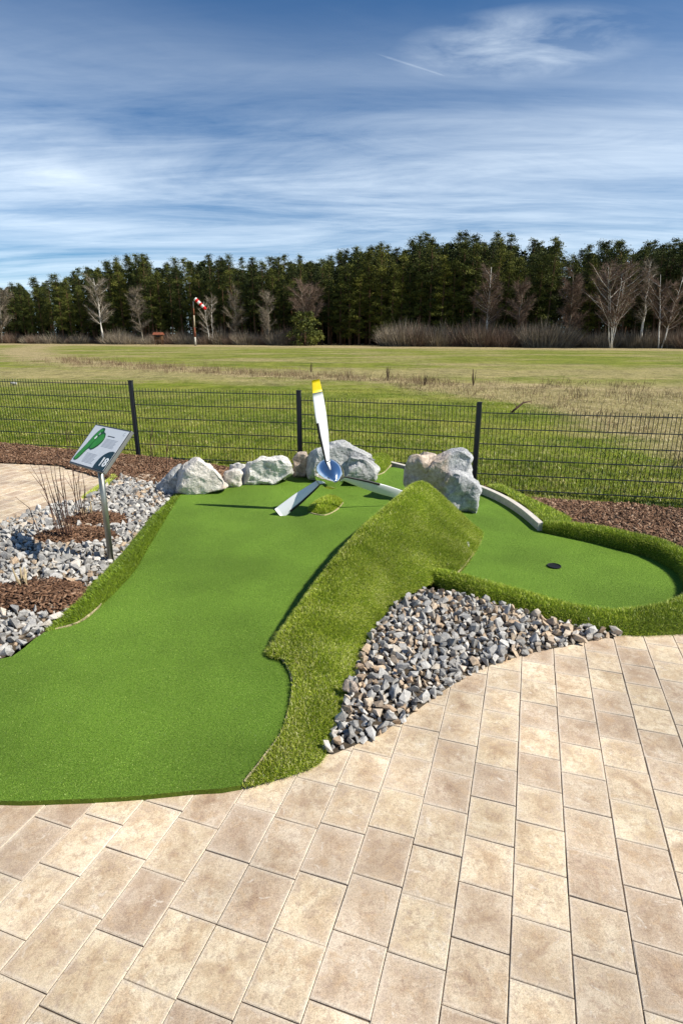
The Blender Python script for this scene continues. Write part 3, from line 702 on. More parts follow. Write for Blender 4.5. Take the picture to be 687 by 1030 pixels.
boulder('boulder', [outline([(229, 480), (231, 470), (242, 466), (254, 470), (256, 482), (244, 484)], 6.3, .3, .8, .7, .05), outline([(246, 486), (250, 466), (262, 461), (284, 461), (292, 470), (292, 477), (284, 483), (262, 486)], 6.05, .45, .85, .7, .06)], 'rock_white', 'wide low grey white boulder left of the small upright stone', 4, .022, group=GRP)
boulder('boulder', [outline([(296, 477), (295, 459), (300, 456), (309, 455), (310, 463), (308, 477)], 6.4, .18, .85, .8, .04)], 'rock_tan', 'small upright pinkish brown stone standing at the fence post', 5, .012, group=GRP)
boulder('boulder', [outline([(311, 478), (313, 462), (322, 452), (330, 447), (344, 446), (358, 450), (369, 456), (376, 461), (368, 472), (352, 480), (330, 480)], 6.15, .55, .8, .75, .06), outline([(345, 481), (350, 466), (366, 462), (380, 476), (379, 481), (362, 484)], 6.0, .4, .8, .8, .04)], 'rock_grey', 'large rounded grey boulder behind the propeller', 6, .024, group=GRP)
boulder('boulder', [outline([(408, 490), (408, 464), (415, 458), (422, 455), (430, 458), (438, 460), (442, 463), (444, 482), (436, 500), (420, 500)], 5.44, .34, .9, .8, .08, .96),
    outline([(426, 482), (436, 462), (449, 457), (458, 451.5), (466, 450.5), (472, 456), (475, 466), (475, 480), (464, 505), (445, 507)], 5.31, .40, .84, .66, .06, .98), outline([(440, 495), (452, 478), (470, 476), (478, 482), (483, 494), (478, 509), (477, 520), (462, 520)], 5.21, .34, .8, .75, .05, .98)], 'rock_two_tone', 'tallest boulder behind the grass mound with tan left face and blue grey right side', 8, .022, vox=.012, group=GRP)
boulder('stone', [[tuple(Vector(G(352 + dx, 693 + dy, .05)) + Vector((0, 0, dz))) for dx, dy, dz in ((-8, -4, 0), (8, 0, 0), (9, 4, .0), (-7, 3, 0), (-5, -2, .05), (6, 1, .045), (3, 3, .04))]], 'rock_tan', 'flat brown stone lying on the grass at the heap edge', 9, .003, .005, None, 14)
boulder('stone', [[tuple(hit(469 + dx, 551 + dy, zl) + Vector((0, 0, dz))) for dx, dy, dz in ((-3, -3, 0), (3, -2, 0), (2, 4, 0), (-2, 3, 0), (-2, -1, .05), (2, 0, .055), (1, 2, .04))]], 'rock_grey', 'single small grey stone at the right foot of the mound', 10, .003, .006, None, 14)

# ------------------------------------------------------------------ kerb
kc = resample([tuple(G(x, y, z)) for x, y, z in ((390, 463.5, .06), (412, 469, .06), (445, 477.5, .055), (480, 487.5, .05), (505, 498, .045), (526, 511, .04), (545, 527, .035))], .06, False)
mb = MB()
vs = []
for i, c in enumerate(kc):
    d = kc[min(i + 1, len(kc) - 1)] - kc[max(i - 1, 0)]; d = Vector((d[0], d[1], 0)).normalized(); nrm = Vector((-d.y, d.x, 0)) * .03; c = Vector(c)
    vs += [c + nrm - Vector((0, 0, .16)), c + nrm, c - nrm, c - nrm - Vector((0, 0, .16))]
fs = [[i*4+k, i*4+(k+1) % 4, i*4+4+(k+1) % 4, i*4+4+k] for i in range(len(kc)-1) for k in range(4)] + [[0, 1, 2, 3], [len(vs)-1, len(vs)-2, len(vs)-3, len(vs)-4]]
mb.add(vs, fs); kerb = mb.build('concrete_kerb', M['concrete']); bevel(kerb, .006)
tag(kerb, 'curved pale concrete kerb at the back of the green', 'kerb')

# ------------------------------------------------------------------ hole
hc = hit(557, 570, zl); mb = MB(); n = 28; r0 = .047
ho = empty('golf_hole', hc + Vector((0, 0, .006))); tag(ho, 'dark round golf hole sunk in the right green', 'golf hole')
ring_ = lambda r, z: [(r*math.cos(2*math.pi*k/n), r*math.sin(2*math.pi*k/n), z) for k in range(n)]
def lathe(prof):
    b = MB(); vs = []
    for r, z in prof: vs += ring_(r, z)
    b.add(vs, [[i*n+k, i*n+(k+1) % n, (i+1)*n+(k+1) % n, (i+1)*n+k] for i in range(len(prof)-1) for k in range(n)] + [[(len(prof)-1)*n+k for k in range(n)]]); return b
lathe([(r0, .004), (r0 - .004, .001), (r0 - .005, .0008), (.001, .0006)]).build('cup', M['cup'], ho)
b = MB(); b.add(ring_(r0 + .004, .0) + ring_(r0 + .003, .005) + ring_(r0 - .002, .005), [[i*n+k, i*n+(k+1) % n, (i+1)*n+(k+1) % n, (i+1)*n+k] for i in range(2) for k in range(n)]); b.build('rim', M['rubber'], ho)

# ------------------------------------------------------------------ propeller
PY = 5.05; hub = Y(331.5, 477, PY)
pr = empty('propeller', (hub.x, hub.y, zl(hub.x, hub.y))); tag(pr, 'white three bladed aircraft propeller with chrome spinner standing on the turf', 'propeller')
hz = hub.z - zl(hub.x, hub.y)
# axis frame: columns right, axis(back), up ; nose points towards -axis
MX = Matrix.Translation((0, 0, hz)) @ Matrix.Rotation(R(14), 4, 'Z') @ Matrix.Rotation(R(4), 4, 'X')
def chord(r):
    x = (r - .1) / .78
    return np.interp(x, [0, .12, .35, .6, .8, .93, 1], [.045, .072, .108, .116, .102, .082, .070])
def blade_mesh(rs, ang, scale=1.0, le_only=False, lift=0.0, capit=True):
    b = MB(); nn = 16; vs = []
    rot = Matrix.Rotation(ang, 4, 'Y')
    for r in rs:
        c = chord(r); tw = R(lerp(32, 9, (r - .1) / .78)); th = c * lerp(.20, .07, (r - .1) / .78)
        for k in range(nn):
            if le_only: q = math.pi + lerp(-.52 * math.pi, .52 * math.pi, k / (nn - 1))
            else: q = 2 * math.pi * k / nn
            x = .5 * math.cos(q); yv = .5 * math.sin(q) * (1.0 if x < 0 else .75 + .0 * x)
            if le_only: x = -.5 + (x + .5) * .30
            p = Vector((x * c, yv * th, 0)); 
            if lift: p += Vector((math.cos(q), math.sin(q), 0)) * lift
            p = Matrix.Rotation(tw, 3, 'Z') @ p; p.z = r
            vs.append(MX @ (rot @ p))
    m = len(rs)
    if le_only: fs = [[i*nn+k, i*nn+k+1, (i+1)*nn+k+1, (i+1)*nn+k] for i in range(m-1) for k in range(nn-1)]
    else:
        fs = [[i*nn+k, i*nn+(k+1) % nn, (i+1)*nn+(k+1) % nn, (i+1)*nn+k] for i in range(m-1) for k in range(nn)]
        fs += [list(range(nn)), [(m-1)*nn+k for k in range(nn)][::-1]]
    b.add(vs, fs); return b
BANG = (-8.7, -126.5, 109.5)
for i, a in enumerate(BANG):
    top = i == 0; rmax = .875 if top else (.60 if i == 1 else .80)
    bl = blade_mesh(np.linspace(.10, .765 if top else rmax, 18), R(a)).build('blade', M['blade_white'], pr, True)
    bl['label'] = ('upright white blade with yellow tip', 'white blade sunk in the turf at lower left', 'white blade reaching right to the grass mound')[i]
    if top: blade_mesh(np.linspace(.7655, .875, 5), R(a)).build('blade_tip', M['yellow'], bl, True)
    blade_mesh(np.linspace(.125, .50, 10), R(a), le_only=True, lift=.003).build('leading_edge_boot', M['rubber'], bl, True)
    bb_ = MB(); rot = Matrix.Rotation(R(a), 4, 'Y')
    bb_.tube([MX @ (rot @ Vector((0, 0, .06))), MX @ (rot @ Vector((0, 0, .135)))], .030, 16); bb_.build('blade_root', M['steel'], pr, True)
nn = 40; vs = []; prof = [(.126, .075), (.133, .055), (.134, .03), (.134, .0), (.130, -.04), (.121, -.08), (.107, -.12), (.089, -.155), (.067, -.186), (.043, -.211), (.021, -.228), (.004, -.237)]
for r, y in prof: vs += [MX @ Vector((r*math.cos(2*math.pi*k/nn), y, r*math.sin(2*math.pi*k/nn))) for k in range(nn)]
b = MB(); b.add(vs, [[i*nn+k, i*nn+(k+1) % nn, (i+1)*nn+(k+1) % nn, (i+1)*nn+k] for i in range(len(prof)-1) for k in range(nn)] + [list(range(nn)), [(len(prof)-1)*nn+k for k in range(nn)][::-1]])
b.build('spinner', M['chrome'], pr, True)
b = MB(); b.tube([MX @ Vector((0, .07, 0)), MX @ Vector((0, .10, 0)), MX @ Vector((0, .12, 0))], [.07, .06, .05], 14); b.build('hub_support', M['rubber'], pr, True)

# ------------------------------------------------------------------ course sign
sg = empty('course_sign', (-1.746, 3.934, .02)); tag(sg, 'tilted information board with lane drawing and number 18 on steel post', 'sign')
b = MB(); b.tube([(0, 0, 0), (.01, .004, .84)], .021, 18); b.build('post', M['steel'], sg, True)
W_, H_ = .501, .351; yaw, tilt = R(-40.3), R(46.6)
SR = Vector((math.cos(yaw), math.sin(yaw), 0)); SF = Vector((-math.sin(yaw), math.cos(yaw), 0)); SU = SF * math.cos(tilt) + Vector((0, 0, math.sin(tilt))); SN = SR.cross(SU)
SCn = Vector((.021, .009, .872))
def sp3(a, b, h): return SCn + SR * (a - .5) * W_ + SU * (b - .5) * H_ + SN * h
MS = Matrix((SR, SU, SN)).transposed()
b = MB(); b.box(SCn - SN * .0125, (W_, H_, .025), MS); o = bevel(b.build('board', M['sign_edge'], sg), .003)
def flat(name, pts, h, mat, parent, th=.0012):
    b = MB(); n = len(pts); vs = [sp3(x, y, h) for x, y in pts] + [sp3(x, y, h + th) for x, y in pts]
    b.add(vs, [list(range(n))[::-1], [n + k for k in range(n)]] + [[k, (k+1) % n, n + (k+1) % n, n + k] for k in range(n)]); return b.build(name, M[mat], parent)
ff = flat('border', [(.004, .006), (.996, .006), (.996, .994), (.004, .994)], .0004, 'sign_line', sg)
fc = flat('sign_face', [(.025, .035), (.975, .035), (.975, .965), (.025, .965)], .0020, 'sign_white', sg)
def blob(pts, n=10):
    return [tuple(q[:2]) for q in resample([(x, y, 0) for x, y in pts], .02)]
flat('lane_drawing_outline', blob([(.05, .13), (.10, .09), (.17, .14), (.255, .40), (.35, .395), (.455, .51), (.50, .67), (.45, .81), (.38, .85), (.34, .93), (.27, .93), (.22, .86), (.17, .72), (.13, .5), (.07, .25)]), .0034, 'sign_green_dark', fc)
dl = flat('lane_drawing', blob([(.065, .145), (.10, .115), (.15, .15), (.24, .44), (.275, .62), (.30, .80), (.33, .87), (.28, .905), (.24, .85), (.19, .71), (.15, .5), (.085, .25)]), .0048, 'sign_green', fc)
flat('green_drawing', blob([(.29, .44), (.36, .44), (.44, .54), (.475, .67), (.43, .79), (.36, .77), (.30, .62)]), .0050, 'sign_green', fc)
flat('prop_drawing', blob([(.245, .66), (.27, .64), (.29, .70), (.27, .73)]), .0064, 'sign_lettering', fc)
flat('rock_drawing', blob([(.29, .76), (.32, .75), (.33, .80), (.30, .82)]), .0066, 'sign_text', fc)
fl = MB()
def bar(a0, a1, b0, hgt, mat_mb):
    n = len(mat_mb.v); mat_mb.add([sp3(a0, b0, .0034), sp3(a1, b0, .0034), sp3(a1, b0 + hgt, .0034), sp3(a0, b0 + hgt, .0034)], [[0, 1, 2, 3]])
for k in range(8): bar(.53, .86 - (k % 3) * .015, .70 - k * .026, .011, fl)
for k in range(9): bar(.30, .60 - (k % 4) * .013, .31 - k * .026, .011, fl)
fl.build('body_text', M['sign_text'], fc); fl = MB(); bar(.53, .72, .765, .022, fl); fl.build('heading', M['sign_line'], fc)
cpts = [(.975, .035)] + [(min(.975, .93 + .25 * math.cos(q)), max(.035, .11 + .36 * math.sin(q))) for q in np.linspace(R(5), R(192), 30)]
dk = flat('number_badge', cpts, .0036, 'sign_dark', fc)
lg_ = MB()
lp_ = [sp3(.905 + .028 * math.cos(q), .885 + .042 * math.sin(q), .0034) for q in np.linspace(0, 2*math.pi, 20, endpoint=False)]
lq_ = [sp3(.905 + .020 * math.cos(q), .885 + .031 * math.sin(q), .0034) for q in np.linspace(0, 2*math.pi, 20, endpoint=False)]
lg_.add(lp_ + lq_, [[k, (k+1) % 20, 20 + (k+1) % 20, 20 + k] for k in range(4, 19)]); lg_.build('emblem', M['sign_text'], fc)
tc = bpy.data.curves.new('number', 'FONT'); tc.body = '18'; tc.size = .095; tc.align_x = 'CENTER'; tc.align_y = 'CENTER'; tc.extrude = .0006; tc.offset = .0022
to = bpy.data.objects.new('tmp_text', tc); COL.objects.link(to); dg = bpy.context.evaluated_depsgraph_get()
tm = bpy.data.meshes.new_from_object(to.evaluated_get(dg)); bpy.data.objects.remove(to)
nm = link('number', tm, M['sign_lettering'], dk); nm.matrix_local = Matrix.Translation(sp3(.86, .20, .0058)) @ MS.to_4x4()

# ------------------------------------------------------------------ fence
fpos = [(-8.25, 9.7), (-5.72, 9.2), (-3.15, 8.55), (-.6, 8.0), (1.76, 7.22), (4.45, 6.66), (6.6, 6.3)]
fbot = [.03, -.06, -.155, -.23, -.305, -.38]
fe = empty('mesh_fence', (0, 8, -.25)); tag(fe, 'dark double wire mesh fence on slim posts stepping down to the right', 'fence')
O = Vector((0, 8, -.25))
for i, (x, y) in enumerate(fpos):
    a = Vector(fpos[max(0, i-1)]); c = Vector(fpos[min(len(fpos)-1, i+1)]); an = math.atan2(c.y - a.y, c.x - a.x)
    zt = (fbot[max(0, i-1)] if i else fbot[0]) + 1.03 + .035; zb = zf(x, y) - .1
    b = MB(); b.box(Vector((x, y, (zt + zb) / 2)) - O, (.06, .045, zt - zb), Matrix.Rotation(an, 3, 'Z')); po = bevel(b.build('post', M['anthracite'], fe), .004)
    c2 = MB(); c2.box(Vector((x, y, zt + .005)) - O, (.066, .051, .012), Matrix.Rotation(an, 3, 'Z')); c2.build('cap', M['rubber'], po)
for i in range(len(fpos) - 1):
    a, c = Vector(fpos[i]), Vector(fpos[i+1]); d = (c - a); L = d.length; d /= L; nv = Vector((-d.y, d.x)); zb = fbot[i]
    a = a + d * .035; L -= .07
    an = math.atan2(d.y, d.x); RM = Matrix.Rotation(an, 3, 'Z'); b = MB()
    nvt = round(L / .05)
    for k in range(nvt + 1):
        p = a + d * (L * k / nvt); b.box(Vector((p.x, p.y, zb + .53)) - O, (.0058, .0058, 1.06), RM)
    for k in range(6):
        for s in (-1, 1):
            p = a + d * L / 2 + nv * s * .007; b.box(Vector((p.x, p.y, zb + .015 + k * .2)) - O, (L, .008, .009), RM)
    b.build('panel', M['anthracite'], fe)

# ------------------------------------------------------------------ planting
def whip(base, tip, r=.0045, bend=.06, fork=True):
    base, tip = Vector(base), Vector(tip); L = (tip - base).length; off = Vector((random.uniform(-1, 1), random.uniform(-1, 1), 0)) * bend * L
    pts = [base + (tip - base) * q + off * math.sin(math.pi * q) * .5 + Vector((random.uniform(-1, 1), random.uniform(-1, 1), 0)) * .004 for q in (0, .2, .4, .6, .8, 1)]
    b = MB(); tt = random.random(); b.tube(pts, [r, r * .95, r * .85, r * .7, r * .5, r * .25], 6, tt)
    if fork:
        p = pts[random.choice((2, 3))]; e = p + (tip - base) * random.uniform(.2, .35) + Vector((random.uniform(-1, 1), random.uniform(-1, 1), 0)) * .1 * L
        b.tube([p, (p + e) / 2 + off * .1, e], [r * .6, r * .45, r * .2], 5, tt)
    return b
sc_ = mc[1][0]; shr = empty('bare_shrub', (sc_.x, sc_.y, .05)); tag(shr, 'leafless shrub of thin reddish stems rising from the bark patch left of the sign', 'shrub')
for (bx, by, tx, ty) in ((62, 542, 31, 467), (60, 541, 38, 462), (66, 541, 42, 462), (68, 541, 50, 462), (70, 542, 55, 465), (73, 541, 64, 470), (64, 542, 47, 485), (71, 541, 57, 440)):
    p = G(bx, by, .05); q = Y(tx, ty, p.y + random.uniform(-.1, .12)); o = Vector((sc_.x, sc_.y, .05))
    whip(p - o, q - o, .005).build('stem', M['twig'], shr, True)
sc2 = mc[2][0]; sh2 = empty('bare_shrub', (sc2.x, sc2.y, .05)); tag(sh2, 'thin leafless shrub in the far bark patch behind the sign post', 'shrub')
for (bx, by, tx, ty) in ((78, 521, 70, 452), (82, 521, 72, 466), (84, 521, 79, 464), (85, 520, 82, 470), (81, 521, 68, 472)):
    p = G(bx, by, .05); q = Y(tx, ty, p.y + random.uniform(-.06, .1)); o = Vector((sc2.x, sc2.y, .05))
    whip(p - o, q - o, .0045).build('stem', M['twig'], sh2, True)
p = G(44, 545, .03); tw = empty('dry_stalk', p); tag(tw, 'single curved dry stalk leaning left over the pale gravel', 'stalk')
q1, q2 = Y(37, 530, p.y + .02) - p, Y(30, 511, p.y + .05) - p; q3 = Y(16, 500, p.y + .08) - p
b = MB(); b.tube([(0, 0, 0), q1, q2, q3], [.004, .0035, .003, .0015], 6); b.build('stem', M['twig'], tw, True)
for (bx, by), lab, hh, n_ in (((24, 591), 'clump of cut straw stubs in the nearest bark patch', .16, 11), ((90, 519), 'clump of cut straw stubs behind the sign post', .15, 9)):
    p = G(bx, by, .05); st = empty('cut_grass_clump', p); tag(st, lab, 'grass clump')
    for k in range(n_):
        a = random.uniform(0, 6.3); rr = random.uniform(0, .055); b = MB(); base = Vector((rr * math.cos(a), rr * math.sin(a), -.02))
        b.tube([base, base + Vector((random.uniform(-.03, .03), random.uniform(-.03, .03), hh * random.uniform(.55, 1.1)))], [.0055, .0045], 6, random.uniform(.5, 1)); b.build('stub', M['straw'], st, True)
# sapling twigs along the fence
for i, (bx, by, tx, ty, lab) in enumerate(((69, 458, 67, 424, 'thin bare sapling before the fence above the sign'), (152, 463, 153, 427, 'thin bare sapling just right of the left fence post'), (168, 470, 169, 437, 'thin bare sapling left of the pinkish boulder'))):
    p = G(bx, by, -.08); sp_ = empty('sapling', p); tag(sp_, lab, 'sapling'); q = Y(tx, ty, p.y) - p
    whip((0, 0, 0), q, .006, .03).build('stem', M['twig'], sp_, True); whip((.02, 0, 0), q * .8 + Vector((.05, 0, 0)), .004, .05).build('stem', M['twig'], sp_, True)

# ------------------------------------------------------------------ meadow grass near the fence
k = 150000
yy = 6.6 + RNG.random(k) ** 1.7 * 17; xx = RNG.uniform(-.68, .68, k) * (yy + .6)
ok = (yy > np.where(xx < -.9, 7.85 + .22 * np.maximum(0, -xx - 1), 7.3 - .21 * xx + .1 * (xx < 1.5)))
xx, yy = xx[ok], yy[ok]
P = np.c_[xx, yy, [zf(x, y) for x, y in zip(xx, yy)]]
nz = np.array([noise.fractal(Vector((p[0] * .9, p[1] * 1.6, 1)), 1, 2, 3) for p in P])
dryw = np.clip((P[:, 0] - 5.0 + .55 * np.maximum(0, P[:, 1] - 18) + 2.2 * nz) / 1.2, 0, 1) * (P[:, 0] > 1)
tt = np.clip(RNG.beta(1.6, 2.6, len(P)) + .30 * nz + .35 * np.array([noise.noise(Vector((p[0] * 3.1, p[1] * 5, 4))) for p in P]) + .75 * dryw, 0, 1)
sc = 1 + .06 * P[:, 1]
v, tr, ti = blades(P, np.tile([0, 0, 1.0], (len(P), 1)), .055 * (1 + .03 * P[:, 1]), .0075, .55, tint=tt) if False else blades(P, np.tile([0, 0, 1.0], (len(P), 1)), .055, .008, .55, tint=tt)
tag(link('meadow_grass', np_mesh('meadow_grass', v, tr, False, ti), M['meadow_blade']), 'short green and yellow grass growing beyond the fence', 'grass', None, 'stuff')
# dead weeds and dry tufts along the rough band
pts = []
def band_pt():
    u = random.random()
    if u < .62:
        x = random.uniform(-27, 5); y = math.exp(3.37 - .0225 * x + random.gauss(.02, .05)); return x, y, random.uniform(.25, .6)
    x = random.uniform(2.2, 14); y = random.uniform(9, 27)
    return x, y, random.uniform(.15, .5)
W = []
while len(W) < 1500:
    x, y, h = band_pt()
    if x > 2.2 and y < 27 and x < 5.5 - .55 * max(0, y - 18) + 1.2 * noise.noise(Vector((x * .4, y * .4, 9))): continue
    if noise.noise(Vector((x * .8, y * .8, 2))) < -.05: continue
    W.append((x, y, h))
P, N, LL = [], [], []
for x, y, h in W:
    for k in range(8):
        P.append((x + random.gauss(0, .16), y + random.gauss(0, .16), zf(x, y))); LL.append(h * random.uniform(.4, 1.1))
P = np.array(P); LL = np.array(LL)[:, None]
v, tr, ti = blades(P, np.tile([0, 0, 1.0], (len(P), 1)), LL, .010, .38, tint=RNG.beta(1.1, 2.2, len(P)))
tag(link('dry_weeds', np_mesh('dry_weeds', v, tr, False, ti), M['straw']), 'brown dead weeds standing on the rough band of the meadow', 'weeds', None, 'stuff')
# tall single dead stalks
for (bx, by, h_, lab) in ((313, 375, .0, 'tall dark dead stalk standing in the meadow above the propeller'), (390, 383, .0, 'dead upright stalk on the dry band right of the propeller'), (427, 388, 0, 'dead upright stalk midway along the dry band'), (476, 388, 0, 'dead stalk on the dry band above the right fence post')):
    p = G(bx, by, -.44); st = empty('dead_stalk', p); tag(st, lab, 'stalk'); hh = random.uniform(.55, .8)
    b = MB()
    for k in range(9):
        e = Vector((random.uniform(-.12, .12), random.uniform(-.1, .1), hh * random.uniform(.6, 1))); b.tube([(0, 0, 0), e * .5 + Vector((random.uniform(-.03, .03), 0, 0)), e], [.013, .010, .005], 5, random.random() * .3)
    b.build('stem', M['twig'], st)
p = G(514, 415, -.38); br = empty('fallen_branch', p); tag(br, 'dark bent branch lying in the dry grass beyond the right fence', 'branch')
b = MB(); b.tube([(0, 0, 0), Y(520, 410, p.y) - p, Y(526, 405, p.y + .1) - p, Y(534, 403.5, p.y + .1) - p], [.03, .03, .025, .01], 7); b.tube([Y(520, 410, p.y) - p, Y(517, 405, p.y) - p], [.015, .006], 6); b.build('limb', M['twig'], br, True)
p = G(15, 387, -.42); boulder('stone', [[tuple(p + Vector((random.uniform(-.22, .22), random.uniform(-.15, .15), random.uniform(-.02, .16)))) for k in range(14)]], 'rock_white', 'lone white stone on the meadow at the left edge', 12, .01, .02)

# ------------------------------------------------------------------ wood
GZ = -.45
def FD(px): return np.interp(px, [-200, 0, 343, 687, 900], [196, 172, 135, 104, 92])
PROF = ([-100, 0, 30, 60, 100, 120, 155, 165, 200, 230, 255, 280, 330, 350, 380, 405, 420, 450, 480, 520, 545, 551, 557, 563, 580, 600, 620, 645, 660, 687, 800],
        [292, 291, 284, 281, 268, 265, 256, 263, 257, 257, 260, 260, 259, 250, 247, 240, 237, 239, 238, 239, 243, 252, 262, 254, 247, 243, 246, 243, 239, 237, 236])
def quads(C, size, nq, spread, flat=.6):
    """clumps of small leaf faces: nq per clump centre"""
    C = np.asarray(C); m = len(C) * nq
    p = np.repeat(C[:, :3], nq, 0) + RNG.normal(0, 1, (m, 3)) * np.repeat(C[:, 3], nq)[:, None] * [1, 1, flat] * spread
    a = RNG.normal(size=(m, 3)); a /= np.linalg.norm(a, axis=1)[:, None]; b = np.cross(a, RNG.normal(size=(m, 3))); b /= np.linalg.norm(b, axis=1)[:, None]
    s = size * RNG.uniform(.6, 1.4, m)[:, None]
    v = np.stack([p - a * s, p + b * s * .45, p + a * s, p - b * s * .45], 1).reshape(-1, 3)
    return v, np.arange(m * 4).reshape(-1, 4)
def pine_meshes(H, kind, seed):
    rs = random.Random(seed); tr = MB(); C = []
    lean = (rs.uniform(-.4, .4), rs.uniform(-.4, .4))
    ax = lambda h: Vector((lean[0] * (h / H) ** 2, lean[1] * (h / H) ** 2, h))
    tr.tube([ax(H * q) for q in (0, .1, .35, .6, .85, .98)], [.22, .19, .16, .12, .06, .02], 7)
    lo = {'pine': rs.uniform(.20, .36), 'edge': .08, 'spruce': .22}[kind]; rmax = {'pine': 2.1, 'edge': 2.5, 'spruce': 1.8}[kind]
    nb = {'pine': 44, 'edge': 60, 'spruce': 50}[kind]
    for k in range(nb):
        q = lo + (1 - lo) * (k + rs.random()) / nb; h = H * q; tq = (q - lo) / (1 - lo)
        if kind == 'spruce': rad = rmax * (1 - tq) ** .8 + .15
        else: rad = rmax * min(1, .45 + tq * 2.2) * max(.06, 1 - tq) ** .55 * rs.uniform(.45, 1.25)
        a = rs.uniform(0, 6.28); d = Vector((math.cos(a), math.sin(a), rs.uniform(-.05, .45)))
        p0 = ax(h); p1 = p0 + d * rad * .9
        tr.tube([p0, p1], [.05, .015], 4, cap=False)
        C.append((*p1, rs.uniform(.38, .78))); 
        if rad > 1: C.append((*(p0 + d * rad * .5), rs.uniform(.4, .7)))
    C += [(*ax(H * .985), .28), (*ax(H * .95), .4)]
    tm_ = tr.mesh('pine_trunk')
    v, f = quads(C, .115, 90, .66, .48); n = len(f)
    ct = np.repeat(RNG.uniform(.05, .80, len(C)), 90) + RNG.normal(0, .16, n)
    return tm_, np_mesh('pine_crown', v, f, False, np.clip(ct, 0, 1)), H
VAR = [pine_meshes(18, 'pine', s) for s in range(5)] + [pine_meshes(17, 'edge', s + 20) for s in range(4)] + [pine_meshes(18, 'spruce', 40)]
for tm_, cm_, h_ in VAR: tm_.materials.append(M['pine_trunk'])
for i, (tm_, cm_, h_) in enumerate(VAR): cm_.materials.append(M['needle_light'] if 5 <= i < 9 else M['needle'])
def pine(px, dF, hs=1.0, var=None, label='tall dark green pine in the dense wood beyond the meadow', group='pines of the wood', top=None):
    F_ = float(FD(px)) + dF; tp = np.interp(px, *PROF) if top is None else top
    base = Y(px, 400, F_); H = (Y(px, tp, F_).z - GZ) * hs
    i = random.randrange(5) if var is None else var
    tm_, cm_, h0 = VAR[i]
    e = empty('pine_tree', (base.x, F_, GZ), random.uniform(0, 6.28)); s = H / h0; w = s * random.uniform(.85, 1.15); e.scale = (w, w, s)
    a = link('trunk', tm_, None, e); c = link('crown', cm_, None, e)
    return tag(e, label, 'pine', group)
x = -50.0
while x < 745:            # front row: bushy edge trees towards the right, bare-stemmed ones to the left
    if not 546 < x < 562:
        if x > 340: v_ = random.choice((5, 6, 7, 8, 5, 7, 1)) if x < 548 else random.choice((0, 1, 2, 3, 9, 6))
        else: v_ = random.choice((0, 1, 2, 3, 4, 2, 5))
        pine(x, random.uniform(0, 2.5), random.uniform(.74, 1.02), v_)
    x += random.uniform(8, 12.5)
for row, (dF, st) in enumerate(((5, 9.5), (10, 9), (15, 9.5))):
    x = -50.0 + row * 3
    while x < 745:
        if not 549 < x < 559: pine(x, dF + random.uniform(-1.5, 1.5), random.uniform(.76, 1.04))
        x += random.uniform(.75, 1.25) * st
pine(157, 1, 1, 9, 'tallest pointed spruce standing above the left half of the wood', 'pines of the wood', 255)
pine(123, 1, 1, 9, 'dark spruce with pointed top near the pale bare tree on the left', 'pines of the wood', 263)
for q in range(4): pine(551 + 3.2 * q, 6 + 7 * (q % 2), 1, (0, 1, 9, 2)[q], top=(258, 263, 262, 257)[q])
# deep wood: one mass behind the counted rows
vs, fs, ts, off = [], [], [], 0
for k in range(330):
    px = random.uniform(-60, 750); F_ = float(FD(px)) + random.uniform(19, 60)
    hs_ = .8 if 546 < px < 562 else 1.0
    tm_, cm_, h0 = VAR[random.randrange(5)]; H = (Y(px, np.interp(px, *PROF), F_).z - GZ) * random.uniform(.82, .96) * .98 * hs_; s = H / h0
    cv = np.empty(len(cm_.vertices) * 3, np.float32); cm_.vertices.foreach_get('co', cv); cv = cv.reshape(-1, 4, 3)[::5]
    ctr = cv.mean(1, keepdims=True); cv = ctr + (cv - ctr) * 3.2
    q = cv.reshape(-1, 3) * s + [Y(px, 400, F_).x, F_, GZ]
    low = q.copy(); low[:, 2] = GZ + (low[:, 2] - GZ - H * .3) * .8
    low = low.reshape(-1, 4, 3)[::2].reshape(-1, 3)
    low2 = q.copy(); low2[:, 2] = GZ + (low2[:, 2] - GZ - H * .3) * .5; low2 = low2
    q = np.vstack([q, low, low2])
    vs.append(q); nq = len(q) // 4; ts.append(RNG.uniform(.0, .4, nq))
V_ = np.vstack(vs); tag(link('deep_wood', np_mesh('deep_wood', V_, np.arange(len(V_)).reshape(-1, 4), False, np.concatenate(ts)), M['needle']), 'dark mass of pines deep in the wood', 'wood', None, 'stuff')

